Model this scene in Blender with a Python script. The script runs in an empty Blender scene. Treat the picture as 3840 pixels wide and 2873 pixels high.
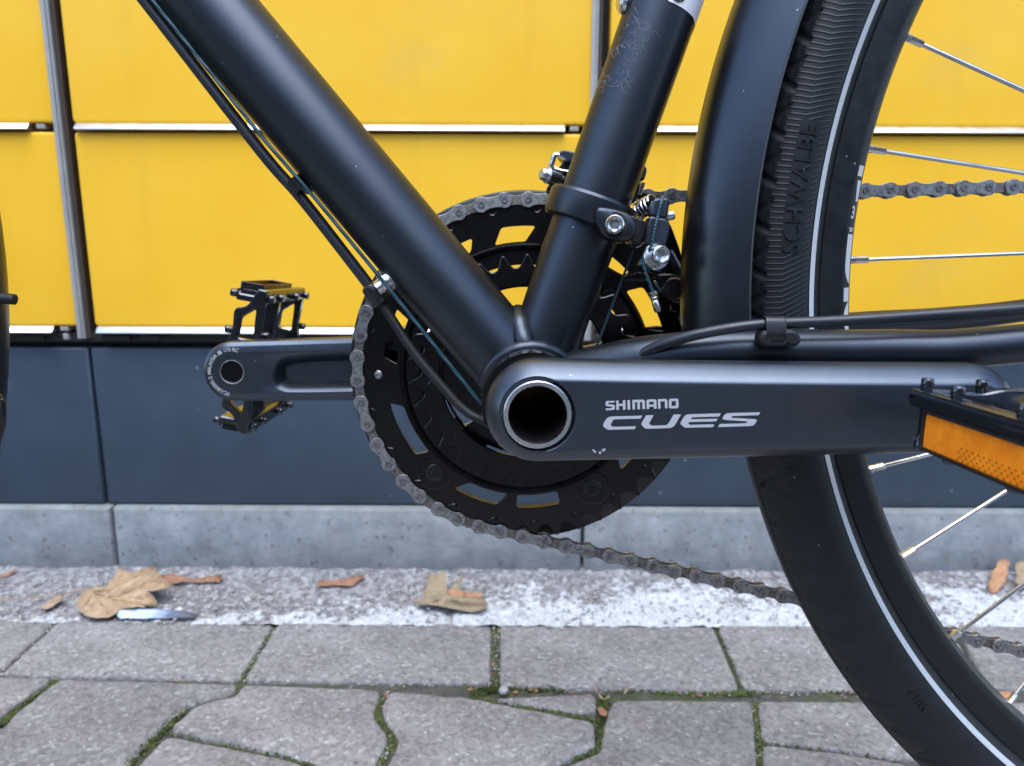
import bpy, bmesh, math, random
from mathutils import Vector, Matrix, noise
from mathutils.geometry import tessellate_polygon
random.seed(7)
SC = bpy.context.scene
COL = SC.collection
R = math.radians
V = Vector

# ------------------------------------------------------------------ camera
FPX, CX, CY = 2882.0, 1920.0, 1436.5          # focal length and centre in photo pixels (3840 wide)
PITCH, ROLL, LEAN = R(12.0), R(0.25), R(-3.8) # camera tilt; the bicycle leans 3.8 deg towards the locker
CAM = V((0, -0.343, 0.3716))
_F = V((0, math.cos(PITCH), -math.sin(PITCH)))
_U0 = V((0, math.sin(PITCH), math.cos(PITCH)))
_R0 = V((1, 0, 0))
_R = _R0*math.cos(ROLL) + _U0*math.sin(ROLL)
_U = _U0*math.cos(ROLL) - _R0*math.sin(ROLL)
cam_data = bpy.data.cameras.new('camera')
cam = bpy.data.objects.new('camera', cam_data)
COL.objects.link(cam)
cam.matrix_world = Matrix(((_R.x, _U.x, -_F.x, CAM.x), (_R.y, _U.y, -_F.y, CAM.y), (_R.z, _U.z, -_F.z, CAM.z), (0, 0, 0, 1)))
cam_data.sensor_width = 36.0
cam_data.lens = 36.0*FPX/3840.0
cam_data.clip_start = 0.01
cam_data.clip_end = 500.0
cam_data.dof.use_dof = True
cam_data.dof.focus_distance = 0.345
cam_data.dof.aperture_fstop = 13.0
SC.camera = cam

# ------------------------------------------------------------------ light
SUN_EL, SUN_AZ = R(70), R(185)
world = bpy.data.worlds.new('World')
SC.world = world
world.use_nodes = True
nt = world.node_tree
sky = nt.nodes.new('ShaderNodeTexSky')
sky.sky_type = 'NISHITA'
sky.sun_disc = False
sky.sun_elevation = SUN_EL
sky.sun_rotation = SUN_AZ
sky.air_density = 1.0
sky.dust_density = 0.7
sky.ozone_density = 1.0
nt.links.new(sky.outputs[0], nt.nodes['Background'].inputs[0])
nt.nodes['Background'].inputs[1].default_value = 0.15
sun_d = bpy.data.lights.new('sun', 'SUN')
sun_d.energy = 1.35
sun_d.angle = R(56)
sun_d.color = (0.94, 0.97, 1.0)
sun = bpy.data.objects.new('sun', sun_d)
COL.objects.link(sun)
sdir = V((math.sin(SUN_AZ)*math.cos(SUN_EL), math.cos(SUN_AZ)*math.cos(SUN_EL), math.sin(SUN_EL)))
sun.rotation_euler = sdir.to_track_quat('Z', 'Y').to_euler()
SC.view_settings.view_transform = 'Standard'
SC.view_settings.look = 'None'
SC.view_settings.exposure = 1.76
SC.view_settings.gamma = 1.0
SC.view_settings.use_curve_mapping = False

# ------------------------------------------------------------------ photo -> place
LEANM = Matrix.Rotation(LEAN, 3, 'X')
LEANI = LEANM.inverted()
def ray(px, py): return _F + _R*((px-CX)/FPX) - _U*((py-CY)/FPX)
def W(px, py, y):                 # world point on the upright plane y
    d = ray(px, py); return CAM + d*((y-CAM.y)/d.y)
def G(px, py, z=0.0):             # world point at height z
    d = ray(px, py); return CAM + d*((z-CAM.z)/d.z)
CAMB = LEANI @ CAM
def B(px, py, y):                 # point in the bicycle's own frame (x forward axis, y sideways, z up)
    d = LEANI @ ray(px, py); return CAMB + d*((y-CAMB.y)/d.y)

# ------------------------------------------------------------------ materials
def new_mat(name):
    m = bpy.data.materials.new(name); m.use_nodes = True
    n = m.node_tree.nodes; l = m.node_tree.links
    return m, n, l, n['Principled BSDF']
def coords(n, kind='Object'):
    return n.new('ShaderNodeTexCoord').outputs[kind]
def noise_tex(n, l, vec, scale, detail=4, rough=0.6):
    t = n.new('ShaderNodeTexNoise'); t.inputs['Scale'].default_value = scale
    t.inputs['Detail'].default_value = detail; t.inputs['Roughness'].default_value = rough
    l.new(vec, t.inputs['Vector']); return t.outputs['Fac']
def ramp(n, l, fac, stops):
    r = n.new('ShaderNodeValToRGB'); e = r.color_ramp.elements
    while len(e) < len(stops): e.new(0.5)
    for i, (p, c) in enumerate(stops):
        e[i].position = p; e[i].color = (*c, 1) if len(c) == 3 else c
    l.new(fac, r.inputs[0]); return r.outputs[0]
def mix(n, l, fac, a, b, mode='MIX'):
    m = n.new('ShaderNodeMix'); m.data_type = 'RGBA'; m.blend_type = mode
    for s, v in ((m.inputs[0], fac), (m.inputs[6], a), (m.inputs[7], b)):
        if isinstance(v, (int, float)): s.default_value = v
        elif isinstance(v, tuple): s.default_value = (*v, 1) if len(v) == 3 else v
        else: l.new(v, s)
    return m.outputs[2]
def bump(n, l, bsdf, height, dist, strength=1.0, chain=None):
    b = n.new('ShaderNodeBump'); b.inputs['Distance'].default_value = dist
    b.inputs['Strength'].default_value = strength
    l.new(height, b.inputs['Height'])
    if chain is not None: l.new(chain, b.inputs['Normal'])
    l.new(b.outputs[0], bsdf.inputs['Normal']); return b.outputs[0]
def math_n(n, l, op, a, b=0.0, c=0.0):
    m = n.new('ShaderNodeMath'); m.operation = op
    for i, v in enumerate((a, b, c)):
        if isinstance(v, (int, float)): m.inputs[i].default_value = v
        else: l.new(v, m.inputs[i])
    return m.outputs[0]
def specks(n, l, vec, scale, size, keep):
    v = n.new('ShaderNodeTexVoronoi'); v.inputs['Scale'].default_value = scale
    l.new(vec, v.inputs['Vector'])
    near = math_n(n, l, 'LESS_THAN', v.outputs['Distance'], size)
    sep = n.new('ShaderNodeSeparateColor'); l.new(v.outputs['Color'], sep.inputs[0])
    pick = math_n(n, l, 'LESS_THAN', sep.outputs[0], keep)
    return math_n(n, l, 'MULTIPLY', near, pick)
def paint(name, base, rough, metal=0.0, var=0.12, vscale=60, rvar=0.08, grain=0.0, gscale=4000, dust=0.0, coat=0.0, spec=0.5, sheen=0.0):
    m, n, l, p = new_mat(name)
    c = coords(n)
    f = noise_tex(n, l, c, vscale, 5)
    lo = tuple(v*(1-var) for v in base); hi = tuple(min(1, v*(1+var)) for v in base)
    col = ramp(n, l, f, [(0.3, lo), (0.7, hi)])
    if dust > 0:
        s = specks(n, l, c, 260, 0.10, dust)
        col = mix(n, l, math_n(n, l, 'MULTIPLY', s, 0.5), col, (0.5, 0.52, 0.55))
    l.new(col, p.inputs['Base Color'])
    f2 = noise_tex(n, l, c, vscale*2.3, 4)
    rr = n.new('ShaderNodeMapRange'); l.new(f2, rr.inputs[0])
    rr.inputs[1].default_value = 0.3; rr.inputs[2].default_value = 0.7
    rr.inputs[3].default_value = max(0.02, rough-rvar); rr.inputs[4].default_value = min(1, rough+rvar)
    l.new(rr.outputs[0], p.inputs['Roughness'])
    p.inputs['Metallic'].default_value = metal
    p.inputs['Specular IOR Level'].default_value = spec
    p.inputs['Coat Weight'].default_value = coat
    p.inputs['Coat Roughness'].default_value = 0.15
    if grain > 0:
        bump(n, l, p, noise_tex(n, l, c, gscale, 2), grain)
    return m
M = {}
M['frame'] = paint('matte_black_paint', (0.050, 0.057, 0.068), 0.36, metal=0.93, var=0.04, rvar=0.015, dust=0.04, grain=0.000012, gscale=5000)
M['guard'] = paint('satin_black_mudguard', (0.050, 0.057, 0.068), 0.33, metal=0.93, var=0.04, rvar=0.015, dust=0.04)
M['crank'] = paint('grey_anodised_crank', (0.080, 0.093, 0.115), 0.35, metal=0.93, var=0.04, rvar=0.02, dust=0.03, grain=0.000012, gscale=6000)
M['ring'] = paint('gloss_black_steel', (0.034, 0.032, 0.032), 0.22, metal=0.92, var=0.10, vscale=60, rvar=0.05)
M['plastic'] = paint('black_plastic', (0.007, 0.007, 0.008), 0.34, var=0.2, dust=0.04)
M['rubber'] = paint('black_rubber', (0.007, 0.007, 0.008), 0.55, var=0.2, dust=0.03, spec=0.35)
M['housing'] = paint('cable_housing_black', (0.014, 0.016, 0.022), 0.38, var=0.1)
M['gloss'] = paint('polished_black_alloy', (0.085, 0.09, 0.10), 0.17, metal=0.92, var=0.15, vscale=200, rvar=0.06)
M['steel'] = paint('bright_steel', (0.62, 0.61, 0.59), 0.24, metal=1.0, var=0.1, vscale=400)
M['spoke'] = paint('stainless_spoke', (0.70, 0.69, 0.67), 0.22, metal=1.0, var=0.06)
M['spindle'] = paint('spindle_steel', (0.72, 0.71, 0.71), 0.26, metal=1.0, var=0.08)
M['bore'] = paint('spindle_bore', (0.006, 0.0055, 0.0055), 0.95, var=0.2, spec=0.04)
M['decal'] = paint('silver_print', (0.42, 0.43, 0.46), 0.45, metal=0.25, var=0.05)
M['white_print'] = paint('white_print', (0.40, 0.41, 0.42), 0.45, var=0.05)
M['strip'] = paint('reflective_strip', (0.42, 0.44, 0.46), 0.5, var=0.12, vscale=900)
M['alu'] = paint('aluminium_ledge', (0.86, 0.87, 0.88), 0.36, metal=1.0, var=0.04, vscale=30)
M['trim'] = paint('grey_trim', (0.42, 0.415, 0.40), 0.45, metal=0.35, var=0.08, vscale=40)
M['dark_gap'] = paint('dark_gap', (0.015, 0.015, 0.016), 0.6)
M['black'] = paint('matt_black', (0.006, 0.006, 0.006), 0.8)

def chain_mat(name, base, rough):
    m, n, l, p = new_mat(name)
    c = coords(n)
    oi = n.new('ShaderNodeObjectInfo')
    add = n.new('ShaderNodeVectorMath'); add.operation = 'ADD'
    l.new(c, add.inputs[0]); l.new(oi.outputs['Location'], add.inputs[1])
    f = noise_tex(n, l, add.outputs[0], 420, 5, 0.7)
    col = ramp(n, l, f, [(0.32, tuple(v*0.35 for v in base)), (0.55, base), (0.8, tuple(min(1, v*1.15) for v in base))])
    l.new(col, p.inputs['Base Color'])
    p.inputs['Metallic'].default_value = 0.85
    rr = n.new('ShaderNodeMapRange'); l.new(f, rr.inputs[0]); rr.inputs[3].default_value = rough+0.2; rr.inputs[4].default_value = rough-0.1
    l.new(rr.outputs[0], p.inputs['Roughness'])
    bump(n, l, p, f, 0.00006)
    return m
M['chain_out'] = chain_mat('chain_outer_plate', (0.33, 0.33, 0.325), 0.42)
M['chain_in'] = chain_mat('chain_inner_plate', (0.22, 0.20, 0.18), 0.5)
M['chain_pin'] = chain_mat('chain_pin', (0.26, 0.25, 0.245), 0.38)

def cable_mat():
    m, n, l, p = new_mat('coated_teal_cable')
    c = coords(n)
    w = n.new('ShaderNodeTexWave'); w.wave_type = 'BANDS'; w.bands_direction = 'DIAGONAL'
    w.inputs['Scale'].default_value = 350; l.new(c, w.inputs['Vector'])
    l.new(ramp(n, l, w.outputs['Fac'], [(0.2, (0.010, 0.030, 0.042)), (0.8, (0.035, 0.095, 0.12))]), p.inputs['Base Color'])
    p.inputs['Roughness'].default_value = 0.4; p.inputs['Metallic'].default_value = 0.3
    bump(n, l, p, w.outputs['Fac'], 0.0001)
    return m
M['cable'] = cable_mat()

def amber_mat():
    m, n, l, p = new_mat('amber_reflector')
    c = coords(n)
    v = n.new('ShaderNodeTexVoronoi'); v.inputs['Scale'].default_value = 520; l.new(c, v.inputs['Vector'])
    f = noise_tex(n, l, c, 160, 3)
    col = ramp(n, l, f, [(0.3, (0.82, 0.20, 0.005)), (0.7, (0.98, 0.30, 0.010))])
    l.new(col, p.inputs['Base Color'])
    p.inputs['Roughness'].default_value = 0.22
    p.inputs['Subsurface Weight'].default_value = 0.0
    p.inputs['Coat Weight'].default_value = 0.5
    bump(n, l, p, v.outputs['Distance'], 0.0002, 0.5)
    return m
M['amber'] = amber_mat()

def tyre_mat():
    m, n, l, p = new_mat('tyre_rubber')
    c = coords(n)
    sx = n.new('ShaderNodeSeparateXYZ'); l.new(c, sx.inputs[0])
    th = math_n(n, l, 'ARCTAN2', sx.outputs[2], sx.outputs[0])
    rr = math_n(n, l, 'SQRT', math_n(n, l, 'ADD', math_n(n, l, 'MULTIPLY', sx.outputs[0], sx.outputs[0]), math_n(n, l, 'MULTIPLY', sx.outputs[2], sx.outputs[2])))
    below = math_n(n, l, 'MAXIMUM', math_n(n, l, 'SUBTRACT', 0.3325, rr), 0.0)
    ph = math_n(n, l, 'MULTIPLY', math_n(n, l, 'ADD', th, math_n(n, l, 'MULTIPLY', below, 1.36)), 846.0)
    s = math_n(n, l, 'SINE', ph)
    s = math_n(n, l, 'POWER', math_n(n, l, 'ADD', math_n(n, l, 'MULTIPLY', s, 0.5), 0.5), 5.0)
    def band(lo, hi, w):
        a = n.new('ShaderNodeMapRange'); a.interpolation_type = 'SMOOTHSTEP'; l.new(rr, a.inputs[0]); a.inputs[1].default_value = lo; a.inputs[2].default_value = lo+w
        b = n.new('ShaderNodeMapRange'); b.interpolation_type = 'SMOOTHSTEP'; l.new(rr, b.inputs[0]); b.inputs[1].default_value = hi-w; b.inputs[2].default_value = hi; b.inputs[3].default_value = 1; b.inputs[4].default_value = 0
        return math_n(n, l, 'MULTIPLY', a.outputs[0], b.outputs[0])
    full = band(0.3205, 0.3400, 0.001)
    outer = band(0.3335, 0.3400, 0.0008)
    inner_strip = band(0.3205, 0.3245, 0.001)
    # lettering field carries no slanted ribs in its middle
    tdeg = math_n(n, l, 'ABSOLUTE', math_n(n, l, 'SUBTRACT', math_n(n, l, 'ABSOLUTE', th), 3.035))
    intext = math_n(n, l, 'LESS_THAN', tdeg, 0.088)
    upper = math_n(n, l, 'GREATER_THAN', th, 0.0)
    intext = math_n(n, l, 'MULTIPLY', intext, upper)
    msk = math_n(n, l, 'ADD', math_n(n, l, 'MULTIPLY', full, math_n(n, l, 'SUBTRACT', 1.0, intext)), math_n(n, l, 'MULTIPLY', intext, math_n(n, l, 'ADD', outer, inner_strip)))
    # ribs fade out on the worn lower part of the sidewall
    fade = n.new('ShaderNodeMapRange'); l.new(sx.outputs[2], fade.inputs[0])
    fade.inputs[1].default_value = -0.22; fade.inputs[2].default_value = -0.05; fade.inputs[3].default_value = 0.35; fade.inputs[4].default_value = 1.0
    h = math_n(n, l, 'MULTIPLY', math_n(n, l, 'MULTIPLY', s, msk), fade.outputs[0])
    f = noise_tex(n, l, c, 90, 5)
    col = ramp(n, l, f, [(0.3, (0.0050, 0.0058, 0.0075)), (0.7, (0.0085, 0.0095, 0.012))])
    sp = specks(n, l, c, 230, 0.09, 0.06)
    col = mix(n, l, math_n(n, l, 'MULTIPLY', sp, 0.5), col, (0.4, 0.42, 0.44))
    l.new(col, p.inputs['Base Color'])
    p.inputs['Roughness'].default_value = 0.48
    p.inputs['Specular IOR Level'].default_value = 0.34
    bump(n, l, p, h, 0.00017, 0.8)
    return m
M['tyre'] = tyre_mat()

def yellow_mat():
    m, n, l, p = new_mat('yellow_enamel')
    c = coords(n, 'Object')
    f = noise_tex(n, l, c, 9, 4)
    col = ramp(n, l, f, [(0.25, (0.91, 0.485, 0.016)), (0.75, (0.94, 0.545, 0.034))])
    s = specks(n, l, c, 26, 0.06, 0.10)
    col = mix(n, l, math_n(n, l, 'MULTIPLY', s, 0.35), col, (0.25, 0.16, 0.03))
    g = noise_tex(n, l, c, 5.0, 6, 0.7)
    sm = ramp(n, l, g, [(0.60, (0, 0, 0)), (0.75, (1, 1, 1))])
    col = mix(n, l, math_n(n, l, 'MULTIPLY', sm, 0.22), col, (0.60, 0.42, 0.14))
    mp = n.new('ShaderNodeMapping'); mp.inputs['Scale'].default_value = (26, 26, 2.2); l.new(c, mp.inputs[0])
    st = noise_tex(n, l, mp.outputs[0], 1.0, 5, 0.6)
    stm = ramp(n, l, st, [(0.56, (0, 0, 0)), (0.74, (1, 1, 1))])
    col = mix(n, l, math_n(n, l, 'MULTIPLY', stm, 0.14), col, (0.62, 0.34, 0.03))
    sc2 = specks(n, l, c, 90, 0.07, 0.05)
    col = mix(n, l, math_n(n, l, 'MULTIPLY', sc2, 0.3), col, (0.30, 0.20, 0.05))
    l.new(col, p.inputs['Base Color'])
    rgh = n.new('ShaderNodeMapRange'); l.new(g, rgh.inputs[0]); rgh.inputs[3].default_value = 0.30; rgh.inputs[4].default_value = 0.55
    l.new(rgh.outputs[0], p.inputs['Roughness'])
    bump(n, l, p, noise_tex(n, l, c, 700, 2), 0.00004)
    return m
M['yellow'] = yellow_mat()

def base_mat():
    m, n, l, p = new_mat('slate_blue_panel')
    c = coords(n)
    f = noise_tex(n, l, c, 14, 6, 0.65)
    col = ramp(n, l, f, [(0.28, (0.030, 0.048, 0.071)), (0.72, (0.046, 0.071, 0.102))])
    s = specks(n, l, c, 45, 0.075, 0.35)
    col = mix(n, l, math_n(n, l, 'MULTIPLY', s, 0.45), col, (0.30, 0.34, 0.36))
    s2 = specks(n, l, c, 130, 0.10, 0.25)
    col = mix(n, l, math_n(n, l, 'MULTIPLY', s2, 0.25), col, (0.25, 0.29, 0.32))
    l.new(col, p.inputs['Base Color'])
    p.inputs['Roughness'].default_value = 0.5
    return m
M['base'] = base_mat()

def concrete_mat():
    m, n, l, p = new_mat('concrete')
    c = coords(n)
    f = noise_tex(n, l, c, 30, 8, 0.7)
    col = ramp(n, l, f, [(0.3, (0.155, 0.170, 0.183)), (0.5, (0.230, 0.248, 0.262)), (0.72, (0.320, 0.336, 0.350))])
    v = n.new('ShaderNodeTexVoronoi'); v.inputs['Scale'].default_value = 120; l.new(c, v.inputs['Vector'])
    g = noise_tex(n, l, c, 70, 3)
    pit = math_n(n, l, 'MULTIPLY', math_n(n, l, 'LESS_THAN', v.outputs['Distance'], 0.28), math_n(n, l, 'GREATER_THAN', g, 0.55))
    col = mix(n, l, math_n(n, l, 'MULTIPLY', pit, 0.6), col, (0.10, 0.11, 0.12))
    sx = n.new('ShaderNodeSeparateXYZ'); l.new(c, sx.inputs[0])
    top = n.new('ShaderNodeMapRange'); l.new(sx.outputs[2], top.inputs[0]); top.inputs[1].default_value = 0.060; top.inputs[2].default_value = 0.074
    g2 = noise_tex(n, l, c, 45, 4)
    col = mix(n, l, math_n(n, l, 'MULTIPLY', top.outputs[0], math_n(n, l, 'MULTIPLY', g2, 0.8)), col, (0.15, 0.15, 0.09))
    l.new(col, p.inputs['Base Color'])
    p.inputs['Roughness'].default_value = 0.9
    bump(n, l, p, math_n(n, l, 'SUBTRACT', f, math_n(n, l, 'MULTIPLY', pit, 0.5)), 0.002)
    return m
M['concrete'] = concrete_mat()

def paver_mat():
    m, n, l, p = new_mat('grey_paver')
    c = coords(n)
    oi = n.new('ShaderNodeObjectInfo')
    f = noise_tex(n, l, c, 28, 8, 0.72)
    col = ramp(n, l, f, [(0.3, (0.172, 0.163, 0.156)), (0.5, (0.252, 0.241, 0.232)), (0.72, (0.335, 0.322, 0.310))])
    v = n.new('ShaderNodeTexVoronoi'); v.inputs['Scale'].default_value = 330; l.new(c, v.inputs['Vector'])
    sep = n.new('ShaderNodeSeparateColor'); l.new(v.outputs['Color'], sep.inputs[0])
    agg = ramp(n, l, sep.outputs[0], [(0.0, (0.10, 0.098, 0.098)), (0.5, (0.25, 0.245, 0.243)), (0.9, (0.36, 0.35, 0.345)), (0.985, (0.55, 0.54, 0.53))])
    col = mix(n, l, 0.42, col, agg)
    s = specks(n, l, c, 120, 0.15, 0.09)
    col = mix(n, l, math_n(n, l, 'MULTIPLY', s, 0.6), col, (0.62, 0.61, 0.60))
    big = noise_tex(n, l, c, 9, 5, 0.65)
    col = mix(n, l, 1.0, col, ramp(n, l, big, [(0.3, (0.86, 0.85, 0.83)), (0.7, (1.14, 1.14, 1.15))]), 'MULTIPLY')
    s2 = specks(n, l, c, 60, 0.10, 0.12)
    col = mix(n, l, math_n(n, l, 'MULTIPLY', s2, 0.7), col, (0.07, 0.07, 0.07))
    tint = ramp(n, l, oi.outputs['Random'], [(0.0, (0.90, 0.88, 0.87)), (1.0, (1.06, 1.03, 1.02))])
    col = mix(n, l, 1.0, col, tint, 'MULTIPLY')
    l.new(col, p.inputs['Base Color'])
    p.inputs['Roughness'].default_value = 0.88
    hh = math_n(n, l, 'ADD', noise_tex(n, l, c, 420, 4), math_n(n, l, 'MULTIPLY', f, 1.5))
    bump(n, l, p, hh, 0.0022)
    return m
M['paver'] = paver_mat()

def strip_ground_mat():
    m, n, l, p = new_mat('worn_white_mortar_strip')
    c = coords(n)
    f = noise_tex(n, l, c, 60, 7, 0.75)
    col = ramp(n, l, f, [(0.3, (0.13, 0.12, 0.122)), (0.55, (0.25, 0.235, 0.237)), (0.75, (0.36, 0.345, 0.345))])
    v = n.new('ShaderNodeTexVoronoi'); v.inputs['Scale'].default_value = 210; l.new(c, v.inputs['Vector'])
    sep = n.new('ShaderNodeSeparateColor'); l.new(v.outputs['Color'], sep.inputs[0])
    grain = ramp(n, l, sep.outputs[1], [(0.0, (0.07, 0.065, 0.065)), (0.5, (0.24, 0.225, 0.22)), (1.0, (0.54, 0.52, 0.51))])
    col = mix(n, l, 0.5, col, grain)
    # worn white paint: denser away from the wall and to the right
    sx = n.new('ShaderNodeSeparateXYZ'); l.new(c, sx.inputs[0])
    gx = n.new('ShaderNodeMapRange'); l.new(sx.outputs[0], gx.inputs[0]); gx.inputs[1].default_value = -0.40; gx.inputs[2].default_value = 0.12; gx.inputs[3].default_value = -0.20; gx.inputs[4].default_value = 0.045
    gy = n.new('ShaderNodeMapRange'); l.new(sx.outputs[1], gy.inputs[0]); gy.inputs[1].default_value = 0.315; gy.inputs[2].default_value = 0.41; gy.inputs[3].default_value = 0.09; gy.inputs[4].default_value = -0.17
    a = noise_tex(n, l, c, 130, 6, 0.7); b = noise_tex(n, l, c, 20, 4)
    tot = math_n(n, l, 'ADD', math_n(n, l, 'ADD', math_n(n, l, 'MULTIPLY', a, 0.62), math_n(n, l, 'MULTIPLY', b, 0.68)), math_n(n, l, 'ADD', gx.outputs[0], gy.outputs[0]))
    wm = ramp(n, l, tot, [(0.585, (0, 0, 0)), (0.65, (1, 1, 1))])
    col = mix(n, l, math_n(n, l, 'MULTIPLY', wm, 0.9), col, mix(n, l, grain, (0.50, 0.51, 0.52), (0.84, 0.85, 0.86)))
    l.new(col, p.inputs['Base Color'])
    p.inputs['Roughness'].default_value = 0.9
    bump(n, l, p, math_n(n, l, 'ADD', f, v.outputs['Distance']), 0.003)
    return m
M['edge'] = strip_ground_mat()
def soil_mat():
    m, n, l, p = new_mat('joint_soil')
    c = coords(n)
    f = noise_tex(n, l, c, 160, 7, 0.75)
    col = ramp(n, l, f, [(0.3, (0.040, 0.037, 0.030)), (0.55, (0.105, 0.098, 0.084)), (0.8, (0.22, 0.21, 0.19))])
    g = noise_tex(n, l, c, 22, 4)
    mo = ramp(n, l, g, [(0.45, (0, 0, 0)), (0.62, (1, 1, 1))])
    col = mix(n, l, math_n(n, l, 'MULTIPLY', mo, 0.7), col, (0.060, 0.085, 0.020))
    l.new(col, p.inputs['Base Color']); p.inputs['Roughness'].default_value = 0.95
    bump(n, l, p, f, 0.003)
    return m
M['soil'] = soil_mat()
def ground_mat():
    m, n, l, p = new_mat('grey_street_ground')
    c = coords(n)
    f = noise_tex(n, l, c, 6, 6, 0.7)
    col = ramp(n, l, f, [(0.3, (0.045, 0.045, 0.047)), (0.7, (0.07, 0.07, 0.072))])
    l.new(col, p.inputs['Base Color']); p.inputs['Roughness'].default_value = 0.92
    bump(n, l, p, noise_tex(n, l, c, 220, 4), 0.003)
    return m
M['ground'] = ground_mat()
def moss_mat():
    m, n, l, p = new_mat('moss')
    c = coords(n)
    f = noise_tex(n, l, c, 120, 4)
    col = ramp(n, l, f, [(0.3, (0.030, 0.042, 0.012)), (0.55, (0.068, 0.090, 0.018)), (0.8, (0.13, 0.155, 0.032))])
    l.new(col, p.inputs['Base Color']); p.inputs['Roughness'].default_value = 0.9
    return m
M['moss'] = moss_mat()
def leaf_mat(name, a, b):
    m, n, l, p = new_mat(name)
    c = coords(n)
    f = noise_tex(n, l, c, 90, 6, 0.7)
    l.new(ramp(n, l, f, [(0.3, a), (0.7, b)]), p.inputs['Base Color'])
    p.inputs['Roughness'].default_value = 0.65
    bump(n, l, p, noise_tex(n, l, c, 160, 5), 0.0015)
    return m
M['leaf_tan'] = leaf_mat('tan_leaf', (0.25, 0.155, 0.085), (0.50, 0.35, 0.21))
M['leaf_red'] = leaf_mat('rust_leaf', (0.20, 0.095, 0.05), (0.34, 0.17, 0.095))
M['leaf_grey'] = leaf_mat('grey_brown_leaf', (0.22, 0.16, 0.09), (0.36, 0.28, 0.18))
M['leaf_orange'] = leaf_mat('orange_brown_leaf', (0.34, 0.16, 0.075), (0.47, 0.26, 0.135))
M['twig'] = leaf_mat('twig', (0.26, 0.17, 0.10), (0.42, 0.30, 0.20))
M['pebble'] = leaf_mat('pebble', (0.20, 0.19, 0.185), (0.48, 0.46, 0.44))
def feather_mat():
    m, n, l, p = new_mat('blue_white_scrap')
    c = coords(n)
    sx = n.new('ShaderNodeSeparateXYZ'); l.new(c, sx.inputs[0])
    f = noise_tex(n, l, c, 130, 4)
    t = math_n(n, l, 'ADD', sx.outputs[0], math_n(n, l, 'MULTIPLY', f, 0.02))
    mr = n.new('ShaderNodeMapRange'); l.new(t, mr.inputs[0]); mr.inputs[1].default_value = -0.04; mr.inputs[2].default_value = 0.05
    col = ramp(n, l, mr.outputs[0], [(0.0, (0.60, 0.68, 0.78)), (0.5, (0.42, 0.50, 0.70)), (0.72, (0.10, 0.12, 0.17)), (0.95, (0.07, 0.075, 0.09))])
    l.new(col, p.inputs['Base Color']); p.inputs['Roughness'].default_value = 0.6
    return m
M['scrap'] = feather_mat()
M['lint'] = paint('grey_lint', (0.26, 0.26, 0.265), 0.8)
M['white'] = paint('white_sticker', (0.72, 0.73, 0.75), 0.4, var=0.03)

# ------------------------------------------------------------------ mesh helpers
def merge(*parts):
    vs, fs = [], []
    for v, f in parts:
        o = len(vs); vs.extend(v); fs.extend([tuple(i+o for i in q) for q in f])
    return vs, fs
def xf(part, fn):
    return [fn(V(v)) for v in part[0]], part[1]
def mat_xf(part, m):
    return [m @ V(v) for v in part[0]], part[1]
def mesh_data(name, part, mats, angle=32, fidx=None):
    me = bpy.data.meshes.new(name)
    me.from_pydata([tuple(v) for v in part[0]], [], part[1])
    if not isinstance(mats, (list, tuple)): mats = [mats]
    for m in mats: me.materials.append(m)
    if fidx:
        for i, p in enumerate(me.polygons): p.material_index = fidx[i]
    bm = bmesh.new(); bm.from_mesh(me)
    bmesh.ops.recalc_face_normals(bm, faces=bm.faces)
    a = R(angle)
    for f in bm.faces: f.smooth = True
    for e in bm.edges:
        if len(e.link_faces) == 2 and e.calc_face_angle(0) > a: e.smooth = False
    bm.to_mesh(me); bm.free()
    return me
def tag(o, label=None, cat=None, group=None, kind=None):
    if label: o['label'] = label
    if cat: o['category'] = cat
    if group: o['group'] = group
    if kind: o['kind'] = kind
    return o
def link(name, me, parent=None, mw=None):
    o = bpy.data.objects.new(name, me); COL.objects.link(o)
    if parent is not None: o.parent = parent
    if mw is not None: o.matrix_basis = mw
    return o
def obj(name, part, mats, parent=None, angle=32, origin=None, fidx=None):
    if origin is not None:
        origin = V(origin)
        part = ([V(v)-origin for v in part[0]], part[1])
    o = link(name, mesh_data(name, part, mats, angle, fidx), parent)
    if origin is not None: o.location = origin
    return o
def empty(name, parent=None, loc=(0, 0, 0), rot=(0, 0, 0)):
    o = bpy.data.objects.new(name, None); COL.objects.link(o)
    o.empty_display_size = 0.05; o.location = loc; o.rotation_euler = rot
    if parent is not None: o.parent = parent
    return o
def frame_of(d):
    d = V(d).normalized()
    a = V((0, 0, 1)) if abs(d.z) < 0.9 else V((1, 0, 0))
    u = d.cross(a).normalized(); return u, d.cross(u).normalized()
def tube(pts, r, n=16, caps=True, wob=0.0):
    pts = [V(p) for p in pts]; m = len(pts)
    rs = r if isinstance(r, (list, tuple)) else [r]*m
    vs, fs = [], []
    u = None
    for i, p in enumerate(pts):
        d = (pts[min(i+1, m-1)]-pts[max(i-1, 0)]).normalized()
        if u is None: u, w = frame_of(d)
        else:
            u = (u - d*u.dot(d)).normalized(); w = d.cross(u)
        for k in range(n):
            a = 2*math.pi*k/n
            rr = rs[i]*(1+wob*noise.noise(p*600+V((k, 0, 0))))
            vs.append(p + (u*math.cos(a)+w*math.sin(a))*rr)
    for i in range(m-1):
        for k in range(n):
            k2 = (k+1) % n
            fs.append((i*n+k, i*n+k2, (i+1)*n+k2, (i+1)*n+k))
    if caps:
        fs.append(tuple(range(n))); fs.append(tuple(range((m-1)*n, m*n)))
    return vs, fs
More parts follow.
